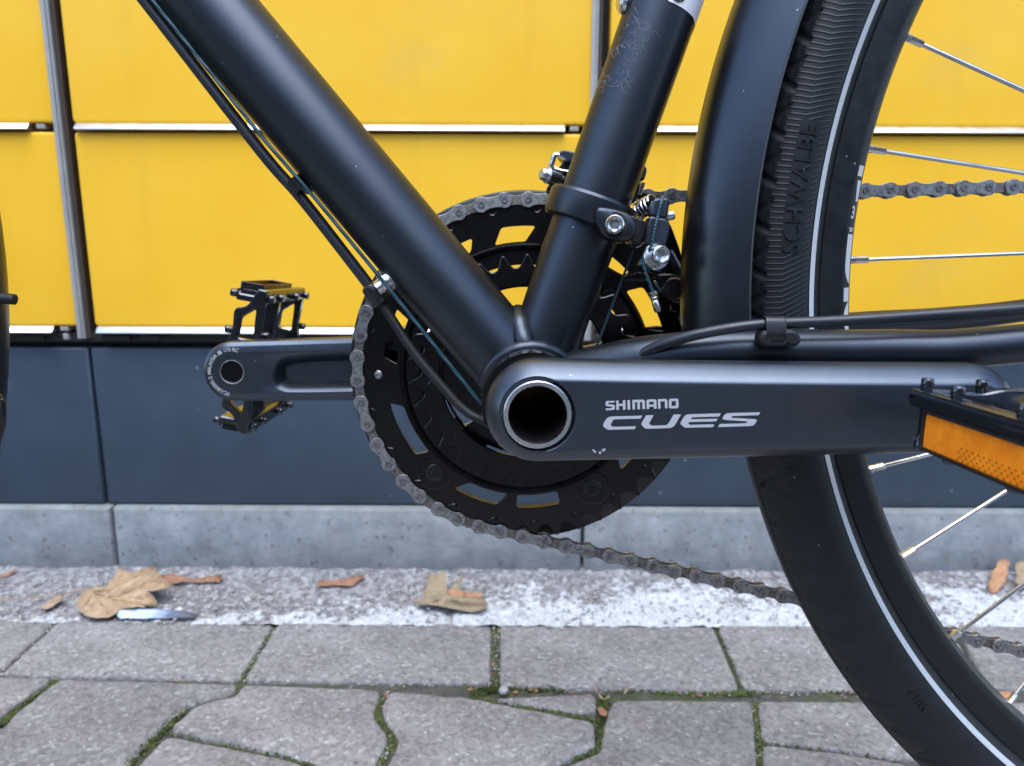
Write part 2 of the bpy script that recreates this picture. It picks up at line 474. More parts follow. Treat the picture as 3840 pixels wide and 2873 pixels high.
def smooth_path(pts, k=8):
    pts = [V(p) for p in pts]; out = []
    for i in range(len(pts)-1):
        p0, p1, p2, p3 = pts[max(i-1, 0)], pts[i], pts[i+1], pts[min(i+2, len(pts)-1)]
        for j in range(k):
            t = j/k
            out.append(0.5*((2*p1)+(p2-p0)*t+(2*p0-5*p1+4*p2-p3)*t*t+(3*p1-p0-3*p2+p3)*t**3))
    out.append(pts[-1]); return out
def lathe(o, d, prof, n=32, closed=False):
    """prof: list of (radius, distance along d)"""
    o = V(o); d = V(d).normalized(); u, w = frame_of(d)
    vs, fs = [], []
    for (r, t) in prof:
        for k in range(n):
            a = 2*math.pi*k/n
            vs.append(o+d*t+(u*math.cos(a)+w*math.sin(a))*r)
    m = len(prof)
    for i in range(m if closed else m-1):
        j = (i+1) % m
        for k in range(n):
            k2 = (k+1) % n
            fs.append((i*n+k, i*n+k2, j*n+k2, j*n+k))
    if not closed:
        if prof[0][0] > 1e-6: fs.append(tuple(range(n)))
        if prof[-1][0] > 1e-6: fs.append(tuple(range((m-1)*n, m*n)))
    return vs, fs
def area2(l): return sum(l[i][0]*l[(i+1) % len(l)][1]-l[(i+1) % len(l)][0]*l[i][1] for i in range(len(l)))
def normals2(l):
    n = len(l); out = []
    for i in range(n):
        a, b, c = l[i-1], l[i], l[(i+1) % n]
        e1 = (b[0]-a[0], b[1]-a[1]); e2 = (c[0]-b[0], c[1]-b[1])
        n1 = (-e1[1], e1[0]); n2 = (-e2[1], e2[0])
        l1 = math.hypot(*n1) or 1e-9; l2 = math.hypot(*n2) or 1e-9
        n1 = (n1[0]/l1, n1[1]/l1); n2 = (n2[0]/l2, n2[1]/l2)
        s = (n1[0]+n2[0], n1[1]+n2[1]); ls = math.hypot(*s) or 1e-9
        s = (s[0]/ls, s[1]/ls)
        c_ = max(0.45, s[0]*n1[0]+s[1]*n1[1])
        out.append((s[0]/c_, s[1]/c_))
    return out
def solid(loops, profs, wts=None, blind=()):
    """loops[0] outline, others holes (2D x,z). profs[i]: list of (inset, y) from front to back. blind: holes that do not go through."""
    vs, fs = [], []; fronts, backs = [], []
    for i, lp in enumerate(loops):
        lp = list(lp)
        w = list(wts[i]) if wts and wts[i] else [1.0]*len(lp)
        ccw = area2(lp) > 0
        if (i == 0) != ccw: lp.reverse(); w.reverse()
        nm = normals2(lp); n = len(lp); first = len(vs)
        for (ins, y) in profs[i]:
            for k in range(n):
                vs.append(V((lp[k][0]+nm[k][0]*ins*w[k], y, lp[k][1]+nm[k][1]*ins*w[k])))
        for a in range(len(profs[i])-1):
            for k in range(n):
                k2 = (k+1) % n
                fs.append((first+a*n+k, first+a*n+k2, first+(a+1)*n+k2, first+(a+1)*n+k))
        fronts.append(list(range(first, first+n)))
        last = list(range(first+(len(profs[i])-1)*n, first+len(profs[i])*n))
        if i in blind:
            for t in tessellate_polygon([[V((vs[q].x, vs[q].z, 0)) for q in last]]): fs.append(tuple(last[q] for q in t))
        else: backs.append(last)
    for rings in (fronts, backs):
        ids = [q for r_ in rings for q in r_]
        tris = tessellate_polygon([[V((vs[q].x, vs[q].z, 0)) for q in r_] for r_ in rings])
        for t in tris: fs.append(tuple(ids[q] for q in t))
    return vs, fs
def plate(loops, y0, y1, bev=0.0002):
    pr = [(bev, y0), (0, y0+bev), (0, y1-bev), (bev, y1)]
    return solid(loops, [pr]*len(loops))
def box(x0, x1, y0, y1, z0, z1, bev=0.0006):
    return plate([[(x0, z0), (x1, z0), (x1, z1), (x0, z1)]], y0, y1, bev) if bev else \
        ([V((x, y, z)) for x in (x0, x1) for y in (y0, y1) for z in (z0, z1)], [(0, 1, 3, 2), (4, 6, 7, 5), (0, 4, 5, 1), (2, 3, 7, 6), (0, 2, 6, 4), (1, 5, 7, 3)])
def circle(cx, cz, r, n=32, a0=0.0): return [(cx+r*math.cos(a0+2*math.pi*k/n), cz+r*math.sin(a0+2*math.pi*k/n)) for k in range(n)]
def rrect(x0, x1, z0, z1, r, n=5):
    out = []
    for (cx, cz, a) in ((x1-r, z0+r, -90), (x1-r, z1-r, 0), (x0+r, z1-r, 90), (x0+r, z0+r, 180)):
        for k in range(n+1):
            t = R(a+90*k/n); out.append((cx+r*math.cos(t), cz+r*math.sin(t)))
    return out
def round_poly(pts, r, n=4):
    out = []; m = len(pts)
    for i in range(m):
        a, b, c = V(pts[i-1]), V(pts[i]), V(pts[(i+1) % m])
        d1 = (a-b); d2 = (c-b); rr = min(r, d1.length*0.45, d2.length*0.45)
        p, q = b+d1.normalized()*rr, b+d2.normalized()*rr
        for k in range(n+1):
            t = k/n
            x = p*(1-t)**2+b*2*t*(1-t)+q*t*t; out.append((x.x, x.y))
    return out
def pxpoly(pts, y):                # outline seen in the photo -> 2D outline on the bicycle plane y
    return [(lambda q: (q.x, q.z))(B(a, b, y)) for a, b in pts]
def zoomed(pts, ox, oy, s): return [(ox+a/s, oy+b/s) for a, b in pts]
def bolt(c, d, r, h, sock=0.55, chamfer=0.0006):
    """cap-head screw with a real hexagon socket; c = underside, d = outward direction"""
    c = V(c); d = V(d).normalized(); u, w = frame_of(d); n = 36
    def ring(rad, t, hexa=False):
        out = []
        for k in range(n):
            a = 2*math.pi*k/n; q = rad
            if hexa:
                m6 = (a % (math.pi/3))-math.pi/6; q = rad*math.cos(math.pi/6)/math.cos(m6)
            out.append(c+d*t+(u*math.cos(a)+w*math.sin(a))*q)
        return out
    rings = [ring(r, 0), ring(r, h-chamfer), ring(r-chamfer, h), ring(r*sock*1.12, h), ring(r*sock*1.04, h-0.0003, True), ring(r*sock, h-h*0.55, True)]
    vs = [v for q in rings for v in q]; fs = []
    for i in range(len(rings)-1):
        for k in range(n):
            k2 = (k+1) % n; fs.append((i*n+k, i*n+k2, (i+1)*n+k2, (i+1)*n+k))
    fs.append(tuple(range(n))); fs.append(tuple(range(5*n, 6*n)))
    return vs, fs
def text_part(txt, size, bold=0.0, depth=0.00012):
    cu = bpy.data.curves.new('t', 'FONT'); cu.body = txt; cu.size = size; cu.align_x = 'CENTER'; cu.align_y = 'CENTER'
    cu.resolution_u = 3; cu.offset = bold; cu.extrude = depth
    o = bpy.data.objects.new('t', cu); COL.objects.link(o)
    bpy.context.view_layer.update()
    me = bpy.data.meshes.new_from_object(o.evaluated_get(bpy.context.evaluated_depsgraph_get()))
    part = ([v.co.copy() for v in me.vertices], [tuple(p.vertices) for p in me.polygons])
    bpy.data.objects.remove(o); bpy.data.curves.remove(cu); bpy.data.meshes.remove(me)
    return part

# ================================================================== SETTING
# far ground sheet
GY = G(1920, 2142).y                  # front of the concrete plinth
EDGE_Y = G(1920, 2332).y              # far edge of the pavers
gv = [(-60, -60, -0.03), (60, -60, -0.03), (60, 60, -0.03), (-60, 60, -0.03)]
tag(obj('ground', (gv, [(0, 1, 2, 3)]), M['ground']), kind='structure')
M['gap_shade'] = paint('brown_gap_shade', (0.060, 0.042, 0.030), 0.6)  # shade of the gap beside the trim, put into a brown colour
jn, jm = 620, 240
jv, jf = [], []
for j in range(jm+1):
    for i in range(jn+1):
        x = -1.6+3.2*(0.5+0.5*math.copysign(abs(2*i/jn-1)**1.6, i-jn/2)); y = -1.3+(EDGE_Y+1.306)*(1-(1-j/jm)**2.2)
        p = V((x, y, 0))
        jv.append((x, y, -0.0040+0.0014*noise.noise(p*60)+0.0014*noise.noise(p*170)))
for j in range(jm):
    for i in range(jn):
        a = j*(jn+1)+i; jf.append((a, a+1, a+jn+2, a+jn+1))
tag(obj('joint_bed', (jv, jf), M['soil']), kind='structure')
# unseen brick block added behind the camera to darken low sky reflections
M['brick'] = paint('dark_brick', (0.07, 0.055, 0.048), 0.85, var=0.25, vscale=3)
M['pane'] = paint('dark_window_glass', (0.02, 0.023, 0.026), 0.12)
added_block = empty('added_building', loc=(0, -11.0, 0))
tag(added_block, 'unseen dark brick block added behind the camera to shade the low sky', 'added_building')
obj('wall', box(-26, 26, -4.0, 0.0, -0.03, 5.2, 0.02), M['brick'], added_block)
obj('added_roof', ([(-26.3, 0.35, 5.202), (26.3, 0.35, 5.202), (26.3, -2.0, 6.6), (-26.3, -2.0, 6.6), (-26.3, -4.3, 5.202), (26.3, -4.3, 5.202)], [(0, 1, 2, 3), (3, 2, 5, 4), (0, 3, 4), (1, 5, 2), (0, 4, 5, 1)]), M['dark_gap'], added_block)
wm_ = mesh_data('added_window', box(-0.55, 0.55, -0.02, 0.012, 0, 1.5, 0.01), M['pane'])
fm_ = mesh_data('frame', solid([rrect(-0.62, 0.62, -0.07, 1.57, 0.01), rrect(-0.54, 0.54, 0.01, 1.49, 0.01)], [[(0, -0.015), (0, 0.03)]]*2), M['trim'])
for fl in range(1):
    for k in range(-8, 9):
        w_o = link('added_window', wm_, added_block, Matrix.Translation((k*2.6, 0.0, 1.0+fl*3.1)))
        link('frame', fm_, w_o)
# rough strip between pavers and plinth
nx, ny = 520, 44
sv, sf = [], []
for j in range(ny+1):
    for i in range(nx+1):
        x = -1.2+2.4*i/nx; y = EDGE_Y-0.007+(GY+0.02-EDGE_Y)*j/ny
        p = V((x, y, 0))
        h = 0.0022*noise.noise(p*55)+0.0020*noise.noise(p*160)+0.0010*noise.noise(p*330)
        sv.append((x, y, -0.0004+h+0.003*(j/ny)))
for j in range(ny):
    for i in range(nx):
        a = j*(nx+1)+i; sf.append((a, a+1, a+nx+2, a+nx+1))
tag(obj('mortar_strip', (sv, sf), M['edge']), kind='structure')

pavement = tag(empty('pavement', loc=(0, 0, 0)), kind='structure')
def paving(pts_world, z0=0.0, tilt=0.0012):
    """one paving stone from its outline on the ground"""
    base = round_poly([(p.x, p.y) for p in pts_world], 0.006, 3)
    if area2(base) < 0: base.reverse()
    base = [(q[0]-w_[0]*0.0012, q[1]-w_[1]*0.0012) for q, w_ in zip(base, normals2(base))]
    # resample so that the chipped edge has points to move
    dense = []
    for i in range(len(base)):
        a, b = V(base[i]), V(base[(i+1) % len(base)])
        k = max(1, int((b-a).length/0.006))
        for q in range(k): dense.append(a.lerp(b, q/k))
    out = []
    for p in dense:
        s = 0.0010
        out.append((p.x+s*noise.noise(V((p.x*90, p.y*90, 3.1))), p.y+s*noise.noise(V((p.x*90, p.y*90, 9.7)))))
    prof = [(0.0026, -0.0), (0.0014, 0.0004), (0.0005, 0.0012), (0.0, 0.0028), (-0.0005, 0.03)]
    part = solid([out], [prof])
    c = sum((V((v.x, v.z)) for v in part[0]), V((0, 0)))/len(part[0])
    tx, ty, dz = random.uniform(-tilt, tilt)/0.1, random.uniform(-tilt, tilt)/0.1, random.uniform(-0.001, 0.001)
    def fn(v):
        h = -v.y+z0+dz+(v.x-c.x)*tx+(v.z-c.y)*ty
        if v.y < 0.001: h += 0.0006*noise.noise(V((v.x*120, v.z*120, 0)))
        return V((v.x, v.z, h))
    return obj('paving_stone', xf(part, fn), M['paver'], pavement, angle=50, origin=(c.x, c.y, 0))
g = lambda pts: [G(a, b) for a, b in pts]
PAV = [
    [(-420, 2328), (203, 2330), (-6, 2516), (-480, 2516)],
    [(224, 2333), (1022, 2337), (890, 2541), (14, 2525)],
    [(1047, 2337), (1836, 2332), (1834, 2551), (922, 2546)],
    [(1880, 2332), (2670, 2342), (2768, 2583), (1880, 2570)],
    [(2694, 2344), (3560, 2352), (3690, 2582), (2796, 2580)],
    [(3585, 2352), (4400, 2358), (4600, 2590), (3712, 2584)],
    [(-480, 2536), (193, 2546), (20, 2666), (-12, 2700), (-520, 2690)],
    [(226, 2549), (885, 2562), (873, 2594), (768, 2613), (706, 2640), (622, 2712), (474, 2865), (400, 2960), (-420, 2960), (-380, 2760), (10, 2738), (50, 2686)],
    [(916, 2566), (1412, 2582), (1424, 2612), (1392, 2668), (1416, 2714), (1450, 2756), (1444, 2792), (1388, 2885), (1330, 2960), (1250, 2880), (1076, 2822), (642, 2734), (724, 2656), (782, 2630), (892, 2608)],
    [(628, 2758), (1062, 2848), (1195, 2892), (1240, 2980), (420, 2980), (500, 2892)],
    [(1468, 2592), (1748, 2616), (2224, 2708), (2228, 2796), (2160, 2824), (2076, 2868), (2010, 2950), (1420, 2950), (1456, 2870), (1494, 2796), (1500, 2760), (1468, 2722), (1440, 2674), (1438, 2644)],
    [(1856, 2617), (2230, 2601), (2232, 2664), (2164, 2668)],
    [(2304, 2622), (2806, 2630), (2816, 2650), (2828, 2780), (2832, 2960), (2060, 2960), (2110, 2880), (2250, 2818), (2258, 2796), (2270, 2708)],
    [(2846, 2628), (3720, 2632), (3900, 2860), (3400, 2840), (3160, 2806), (2862, 2772)],
    [(3745, 2632), (4500, 2640), (4700, 2860), (3930, 2860)],
    [(2866, 2796), (3150, 2830), (3390, 2868), (3520, 2960), (2868, 2960)],
]
for pts in PAV: paving(g(pts))
# the paving goes on towards the street, out of the picture
y_far = 0.098
for r_ in range(5):
    for k in range(-5, 6):
        x0 = k*0.205+(0.1 if r_ % 2 else 0); yb = y_far-0.165*(r_+1)
        paving([V((x0, yb, 0)), V((x0+0.198, yb, 0)), V((x0+0.198, yb+0.158, 0)), V((x0, yb+0.158, 0))])

# moss and grit in the joints
def scatter(name, paths, count, rmin, rmax, mat_, z=-0.004, width=0.004, squash=0.7, kind='stuff', label=None, cat=None, blades=False):
    vs, fs = [], []
    for _ in range(count):
        pth, wt = random.choices(paths, [q[1] for q in paths])[0]
        i = random.randrange(len(pth)-1); t = random.random()
        a, b = V(pth[i]), V(pth[i+1])
        px, py = a.lerp(b, t)
        c = G(px, py, z)
        c += V((random.gauss(0, width), random.gauss(0, width), random.uniform(-0.001, 0.0016)))
        r = random.uniform(rmin, rmax)
        o = len(vs)
        if blades:
            for s in range(3):
                an = random.uniform(0, 6.28); le = V((random.uniform(-0.4, 0.4), random.uniform(-0.4, 0.4), 1)).normalized()*r*1.9
                q = V((math.cos(an), math.sin(an), 0))*r*0.35
                o = len(vs); vs += [c-q, c+q, c+le]; fs.append((o, o+1, o+2))
        else:
            for k in range(5):
                an = 2*math.pi*k/5+random.random()
                vs.append(c+V((math.cos(an)*r*random.uniform(.6, 1.1), math.sin(an)*r*random.uniform(.6, 1.1), 0)))
            vs.append(c+V((0, 0, r*squash))); vs.append(c-V((0, 0, r*squash)))
            for k in range(5):
                fs.append((o+k, o+(k+1) % 5, o+5)); fs.append((o+(k+1) % 5, o+k, o+6))
    o = obj(name, (vs, fs), mat_, angle=60)
    tag(o, label, cat, kind=kind); return o
JM = [([(700, 2648), (620, 2735), (480, 2870)], 5), ([(625, 2745), (1070, 2838), (1210, 2885)], 2), ([(205, 2556), (40, 2675), (0, 2725)], 3),
      ([(1425, 2620), (1415, 2672), (1440, 2720), (1476, 2758), (1468, 2795), (1420, 2880)], 3), ([(1770, 2605), (1880, 2580), (2110, 2590)], 4),
      ([(1780, 2622), (2030, 2666), (2230, 2704)], 3), ([(2262, 2610), (2262, 2700), (2243, 2810)], 4.5), ([(2835, 2640), (2840, 2780), (2850, 2870)], 4),
      ([(1030, 2360), (905, 2555)], 1.2), ([(1858, 2340), (1857, 2570)], 2.2), ([(2684, 2350), (2786, 2585)], 1.2), ([(2280, 2590), (2700, 2605), (2830, 2600), (3600, 2598)], 4), ([(2860, 2785), (3160, 2818), (3390, 2850)], 2),
      ([(2240, 2810), (2110, 2860)], 2)]
scatter('moss', JM, 4200, 0.0006, 0.0018, M['moss'], z=-0.0032, width=0.0017, kind='stuff', label='green moss growing in the joints between the paving stones', cat='moss')
scatter('moss_tuft', [([(1775, 2606), (1890, 2582), (2090, 2590)], 3), ([(2262, 2618), (2255, 2790)], 1), ([(690, 2660), (500, 2850)], 1.5)], 1500, 0.0009, 0.002, M['moss'], z=-0.004, width=0.0022, kind='stuff', label='brighter upright moss tufts in the wider joint', cat='moss', blades=True)
JG = [([(0, 2525), (890, 2550), (1850, 2572), (2780, 2598), (3700, 2600)], 6), ([(210, 2335), (0, 2520)], 1), ([(1030, 2345), (900, 2555)], 1), ([(1858, 2335), (1857, 2575)], 1.5), ([(1440, 2600), (1480, 2760), (1420, 2875)], 1), ([(2820, 2640), (2850, 2870)], 1)]
scatter('joint_grit', JG, 900, 0.0005, 0.0014, M['pebble'], z=-0.0030, width=0.0024, kind='stuff', label='small grey grit lying in the paving joints', cat='grit')
JC = [([(600, 2545), (1850, 2578), (2300, 2606), (2800, 2606), (3650, 2600)], 5), ([(1858, 2480), (1857, 2580)], 1), ([(1440, 2600), (1425, 2640)], 1), ([(1700, 2590), (2260, 2600)], 2)]
scatter('leaf_crumbs', JC, 45, 0.0010, 0.0030, M['leaf_red'], z=-0.003, width=0.003, squash=0.25, kind='stuff', label='brown leaf crumbs caught in the paving joints', cat='leaf crumbs')
JS = [([(0, 2250), (900, 2260), (1800, 2240), (3000, 2250), (3800, 2260)], 1)]
scatter('strip_grit', [([(0, 2180), (1900, 2175), (3800, 2190)], 1), ([(0, 2240), (1900, 2240), (3800, 2260)], 1), ([(0, 2300), (1900, 2300), (3800, 2320)], 1)], 900, 0.0008, 0.0024, M['pebble'], z=0.0015, width=0.012, kind='stuff', label='pale grit scattered on the rough strip beside the plinth', cat='grit')

# concrete plinth blocks
ztop = W(1920, 1914, GY).z
xs = [-1.5, W(428, 2030, GY).x, W(2185, 2050, GY).x, 0.60, 1.5]
labs = ['concrete plinth block at the left end beside the maple leaf', 'long concrete plinth block under the middle locker column behind the chain', 'concrete plinth block behind the rear wheel', None]
for i in range(4):
    a, b = xs[i]+0.0016, xs[i+1]-0.0016
    part = plate([[(a, -0.028), (b, -0.028), (b, ztop), (a, ztop)]], GY, GY+0.25, 0.0025)
    o = obj('concrete_block', part, M['concrete'], angle=50, origin=((a+b)/2, GY, 0))
    for v in o.data.vertices: pass
    tag(o, labs[i] or 'concrete plinth block at the far right end past the wheel', 'concrete block', 'plinth blocks')

# ------------------------------------------------------------------ parcel locker
LY = GY+0.003
PY = GY+0.0105                       # dark base panels sit slightly back
locker = empty('parcel_locker', loc=(0, 0, 0))
tag(locker, 'yellow parcel locker wall with aluminium ledges and slate blue base panels', 'parcel locker')
tx0 = W(172, 0, LY).x; tx1 = W(2243, 0, LY).x; pitch = tx1-tx0
zA = W(1920, 467, LY).z; zB0 = W(1920, 503, LY).z; zB1 = W(1920, 1229, LY).z
zP = W(1920, 1310, PY).z
rowh = zA-zB1
zl_h = W(1920, 468, LY).z-W(1920, 492, LY).z
# dark carcass behind doors
obj('carcass', box(tx0-pitch*2, tx1+pitch*1.6, LY+0.02, LY+0.55, zP-0.01, 2.15, 0.002), M['dark_gap'], locker)
def door_mesh():
    w = pitch-0.0165; h = rowh-(zA-zB0)+0.0
    lp = rrect(0, w, 0, h, 0.0035)
    prof = [(0.0020, 0.0), (0.0008, 0.0004), (0.0, 0.0016), (0.0, 0.018)]
    return mesh_data('locker_door', solid([lp], [prof]), M['yellow']), w, h
dm, dw, dh = door_mesh()
def ledge_mesh(w):
    # rolled aluminium ledge: rounded upper face tilted to the sky, dark underside
    h = zl_h
    sec = [(0.016, -0.0004), (0.0, -0.0004), (-0.0010, -0.0008), (-0.0058, -h*0.86), (-0.0062, -h), (-0.0058, -h-0.0007), (-0.0048, -h-0.0010), (0.016, -h-0.0010)]
    vs, fs = [], []
    n = len(sec)
    for x in (0.0, 0.0008, w-0.0008, w):
        s = 0.86 if x in (0.0, w) else 1.0
        for (y, z) in sec: vs.append(V((x, y*s if y < 0 else y, z)))
    for i in range(3):
        for k in range(n):
            k2 = (k+1) % n; fs.append((i*n+k, i*n+k2, (i+1)*n+k2, (i+1)*n+k))
    fs.append(tuple(range(n))); fs.append(tuple(range(3*n, 4*n)))
    return mesh_data('door_ledge', (vs, fs), M['alu'], 40)
lw = dw-0.028
lm = ledge_mesh(lw)
hm = mesh_data('hinge_block', merge(box(0, 0.0085, 0.001, 0.015, -0.0055, -0.001, 0.0008), box(0.0015, 0.007, 0.002, 0.015, -0.0145, -0.0085, 0.0006)), M['trim'])
for c_ in (-1, 0, 1):
    for r_ in range(0, 3):
        x0 = tx0+pitch*c_+0.0125; z0 = zB1+rowh*r_
        d_ = link('locker_door', dm, locker, Matrix.Translation((x0, LY, z0)))
        link('ledge', lm, d_, Matrix.Translation((0.003, 0, 0)))
        link('hinge_block', hm, d_, Matrix.Translation((lw+0.008, 0, 0)))
obj('door_field', box(tx0-pitch*1.9, tx1+pitch*1.5, LY, LY+0.018, zB1+rowh*3+0.004, 2.13, 0.002), M['yellow'], locker)
for c_ in (-1, 0, 1, 2):
    x = tx0+pitch*c_
    t_ = obj('trim_profile', merge(box(x-0.0052, x-0.0012, LY-0.0030, LY+0.019, zB1-0.013, 2.12, 0.0010), box(x-0.0010, x+0.0012, LY-0.0008, LY+0.019, zB1-0.013, 2.12, 0.0005)), M['trim'], locker)
    obj('trim_gap', box(x+0.0014, x+0.0054, LY+0.0030, LY+0.019, zB1-0.013, 2.12, 0.0008), M['gap_shade'], locker)  # brown strip standing in for the dark gap beside the trim
# rail under the lowest doors
obj('rail', box(tx0-pitch*1.6, tx1+pitch*1.4, LY+0.006, LY+0.03, zP+0.006, zB1-zl_h-0.002, 0.001), M['dark_gap'], locker)
for (px, w_) in ((430, 0.014), (560, 0.010), (120, 0.010)):
    q = W(px, 1268, LY)
    obj('rail_clip', box(q.x-w_, q.x+w_, LY+0.001, LY+0.012, q.z-0.003, q.z+0.002, 0.0006), M['dark_gap'], locker)
# slate blue base panels
sx_ = W(365, 1600, PY).x
edges = [sx_-pitch*1.7, sx_, sx_+pitch, sx_+pitch*2.0]
for i in range(3):
    lp = [(edges[i]+0.0011, ztop+0.0005), (edges[i+1]-0.0011, ztop+0.0005), (edges[i+1]-0.0011, zP), (edges[i]+0.0011, zP)]
    prof = [(0.0035, PY), (0.0014, PY+0.0008), (0.0004, PY+0.0025), (0, PY+0.006), (0, PY+0.05)]
    obj('base_panel', solid([lp], [prof]), M['base'], locker, angle=40)

# ------------------------------------------------------------------ litter
def leaf(name, px, mat_, label, zf, cen=None, group='fallen leaves', wallfn=None, curl=0.004, dz=0.0):
    base = [V(p) for p in px]
    dense = []
    for i in range(len(base)):
        a, b = base[i], base[(i+1) % len(base)]
        k = max(1, int((b-a).length/14))
        for q in range(k): dense.append(a.lerp(b, q/k)+V((3.0*noise.noise(V((a.x+q*14, b.y, 1.3))*0.11), 3.0*noise.noise(V((a.x+q*14, b.y, 7.3))*0.11))))
    cx = sum(p.x for p in dense)/len(dense); cy = sum(p.y for p in dense)/len(dense)
    if cen: cx, cy = cen
    vs = []; rings = [1.0, 0.7, 0.4, 0.15]
    pt = wallfn or (lambda x, y, z: G(x, y, z))
    for s in rings:
        for p in dense:
            x, y = cx+(p.x-cx)*s, cy+(p.y-cy)*s
            z = zf(x, y)+curl*noise.noise(V((x*0.018, y*0.03, 5)))+dz
            vs.append(pt(x, y, z))
    n = len(dense); fs = []
    for r_ in range(len(rings)-1):
        for k in range(n):
            k2 = (k+1) % n; fs.append((r_*n+k, r_*n+k2, (r_+1)*n+k2, (r_+1)*n+k))
    vs.append(pt(cx, cy, zf(cx, cy)+dz)); c = len(vs)-1
    for k in range(n): fs.append(((len(rings)-1)*n+k, (len(rings)-1)*n+(k+1) % n, c))
    ctr = sum((V(v) for v in vs), V())/len(vs)
    o = obj(name, (vs, fs), mat_, angle=60, origin=ctr)
    md = o.modifiers.new('thickness', 'SOLIDIFY'); md.thickness = 0.00022
    tag(o, label, 'leaf', group); return o
flat = lambda z0, z1, y0, y1: (lambda x, y: max(0.003, z1+(z0-z1)*(y-y0)/(y1-y0)))
mp = zoomed([(700, 470), (720, 400), (770, 330), (880, 300), (990, 282), (1050, 210), (1095, 132), (1140, 125), (1165, 168), (1300, 140), (1430, 105), (1440, 150), (1465, 190), (1520, 225), (1592, 275), (1540, 318), (1470, 298), (1420, 310), (1358, 338), (1405, 375), (1448, 435), (1410, 485), (1370, 470), (1330, 490), (1270, 478), (1190, 492), (1100, 505), (1060, 545), (1000, 575), (900, 585), (830, 575), (780, 555), (740, 520)], 0, 2080, 2.458)
maple = leaf('fallen_leaf', mp, M['leaf_tan'], 'large tan maple leaf lying against the plinth at the left', flat(0.005, 0.024, 2120, 2320), cen=(430, 2235), curl=0.005)
zf_ = flat(0.005, 0.024, 2120, 2320)
M['vein'] = leaf_mat('leaf_vein', (0.30, 0.19, 0.10), (0.42, 0.29, 0.17))
for ends in ([(330, 2212), (430, 2235), (560, 2180), (640, 2192)], [(340, 2214), (430, 2205), (455, 2140)], [(345, 2216), (440, 2250), (570, 2262)], [(345, 2218), (380, 2265), (405, 2300)], [(345, 2218), (330, 2250), (300, 2285)], [(400, 2222), (500, 2165), (575, 2130)]):
    pts = smooth_path([V((a, b, 0)) for a, b in ends], 8)
    p3 = [G(q.x, q.y, zf_(q.x, q.y)+0.005*noise.noise(V((q.x*0.018, q.y*0.03, 5)))+0.0004)-maple.location for q in pts]
    obj('vein', tube(p3, [0.0007*(1-0.7*i/len(p3)) for i in range(len(p3))], 6), M['vein'], maple)
leaf('fallen_leaf', zoomed([(1480, 190), (1560, 172), (1660, 190), (1720, 225), (1840, 232), (1900, 215), (1970, 195), (2050, 185), (2035, 225), (2010, 260), (1960, 235), (1860, 262), (1740, 240), (1600, 268), (1520, 250)], 0, 2080, 2.458), M['leaf_red'], 'curled rust-brown leaf strip touching the right tip of the maple leaf', flat(0.004, 0.010, 2140, 2200), curl=0.003)
leaf('fallen_leaf', zoomed([(1880, 545), (1900, 515), (1990, 515), (2060, 500), (2130, 485), (2165, 490), (2110, 530), (2090, 550), (2000, 545), (1930, 548)], 0, 1850, 1.58), M['leaf_red'], 'small narrow rust-brown leaf lying alone on the strip left of the chain', flat(0.004, 0.009, 2150, 2200), curl=0.003)
leaf('fallen_leaf', zoomed([(345, 850), (385, 820), (415, 760), (425, 690), (470, 700), (500, 672), (510, 690), (490, 770), (450, 810), (420, 850), (520, 835), (560, 760), (590, 700), (600, 720), (580, 770), (640, 800), (720, 830), (735, 860), (700, 885), (640, 895), (560, 878), (470, 860)], 1300, 1650, 1.3825), M['leaf_grey'], 'torn grey-brown leaf with upright tips below the chainring', flat(0.004, 0.020, 2135, 2300), curl=0.005)
leaf('fallen_leaf', zoomed([(520, 775), (560, 775), (640, 792), (705, 795), (700, 820), (620, 812), (540, 805), (522, 795)], 1300, 1650, 1.3825), M['leaf_orange'], 'small orange-red leaf scrap lying on the torn grey-brown leaf', flat(0.010, 0.022, 2190, 2260), curl=0.002, dz=0.004)
yl = GY
leaf('fallen_leaf', zoomed([(740, 230), (790, 235), (825, 265), (800, 310), (815, 345), (788, 385), (788, 430), (745, 480), (700, 530), (660, 537), (635, 512), (625, 450), (650, 400), (665, 335), (702, 300), (708, 258)], 3440, 2000, 2.365), M['leaf_orange'], 'orange-brown oval leaf leaning upright against the plinth behind the spokes', lambda x, y: 0.0, wallfn=lambda x, y, z: W(x, y, yl-0.006-0.045*max(0, (y-2095)/140)+z*2), curl=0.003)
leaf('fallen_leaf', zoomed([(870, 260), (920, 235), (1000, 240), (1040, 330), (1000, 430), (930, 460), (860, 440), (880, 380), (865, 310)], 3440, 2000, 2.365), M['leaf_grey'], 'crumpled olive-brown leaf at the right edge next to the upright leaf', lambda x, y: 0.0, wallfn=lambda x, y, z: W(x, y, yl-0.006-0.05*max(0, (y-2095)/120)+z*2), curl=0.003)
leaf('fallen_leaf', zoomed([(690, 1415), (760, 1400), (830, 1405), (830, 1440), (780, 1465), (720, 1460)], 3440, 2000, 2.365), M['leaf_orange'], 'small orange leaf in the paving joint inside the rear wheel', flat(0.001, 0.004, 2590, 2625), curl=0.001)
leaf('fallen_leaf', [(2238, 2655), (2256, 2652), (2278, 2668), (2272, 2688), (2250, 2680)], M['leaf_red'], 'tiny red leaf scrap on the mossy joint between two paving stones', flat(0.001, 0.004, 2650, 2690), curl=0.001)
leaf('fallen_leaf', zoomed([(0, 205), (0, 180), (60, 175), (140, 135), (150, 150), (90, 190), (60, 210)], 0, 2080, 2.458), M['leaf_red'], 'curled brown leaf bit at the left edge by the plinth', flat(0.003, 0.006, 2130, 2170), curl=0.002)
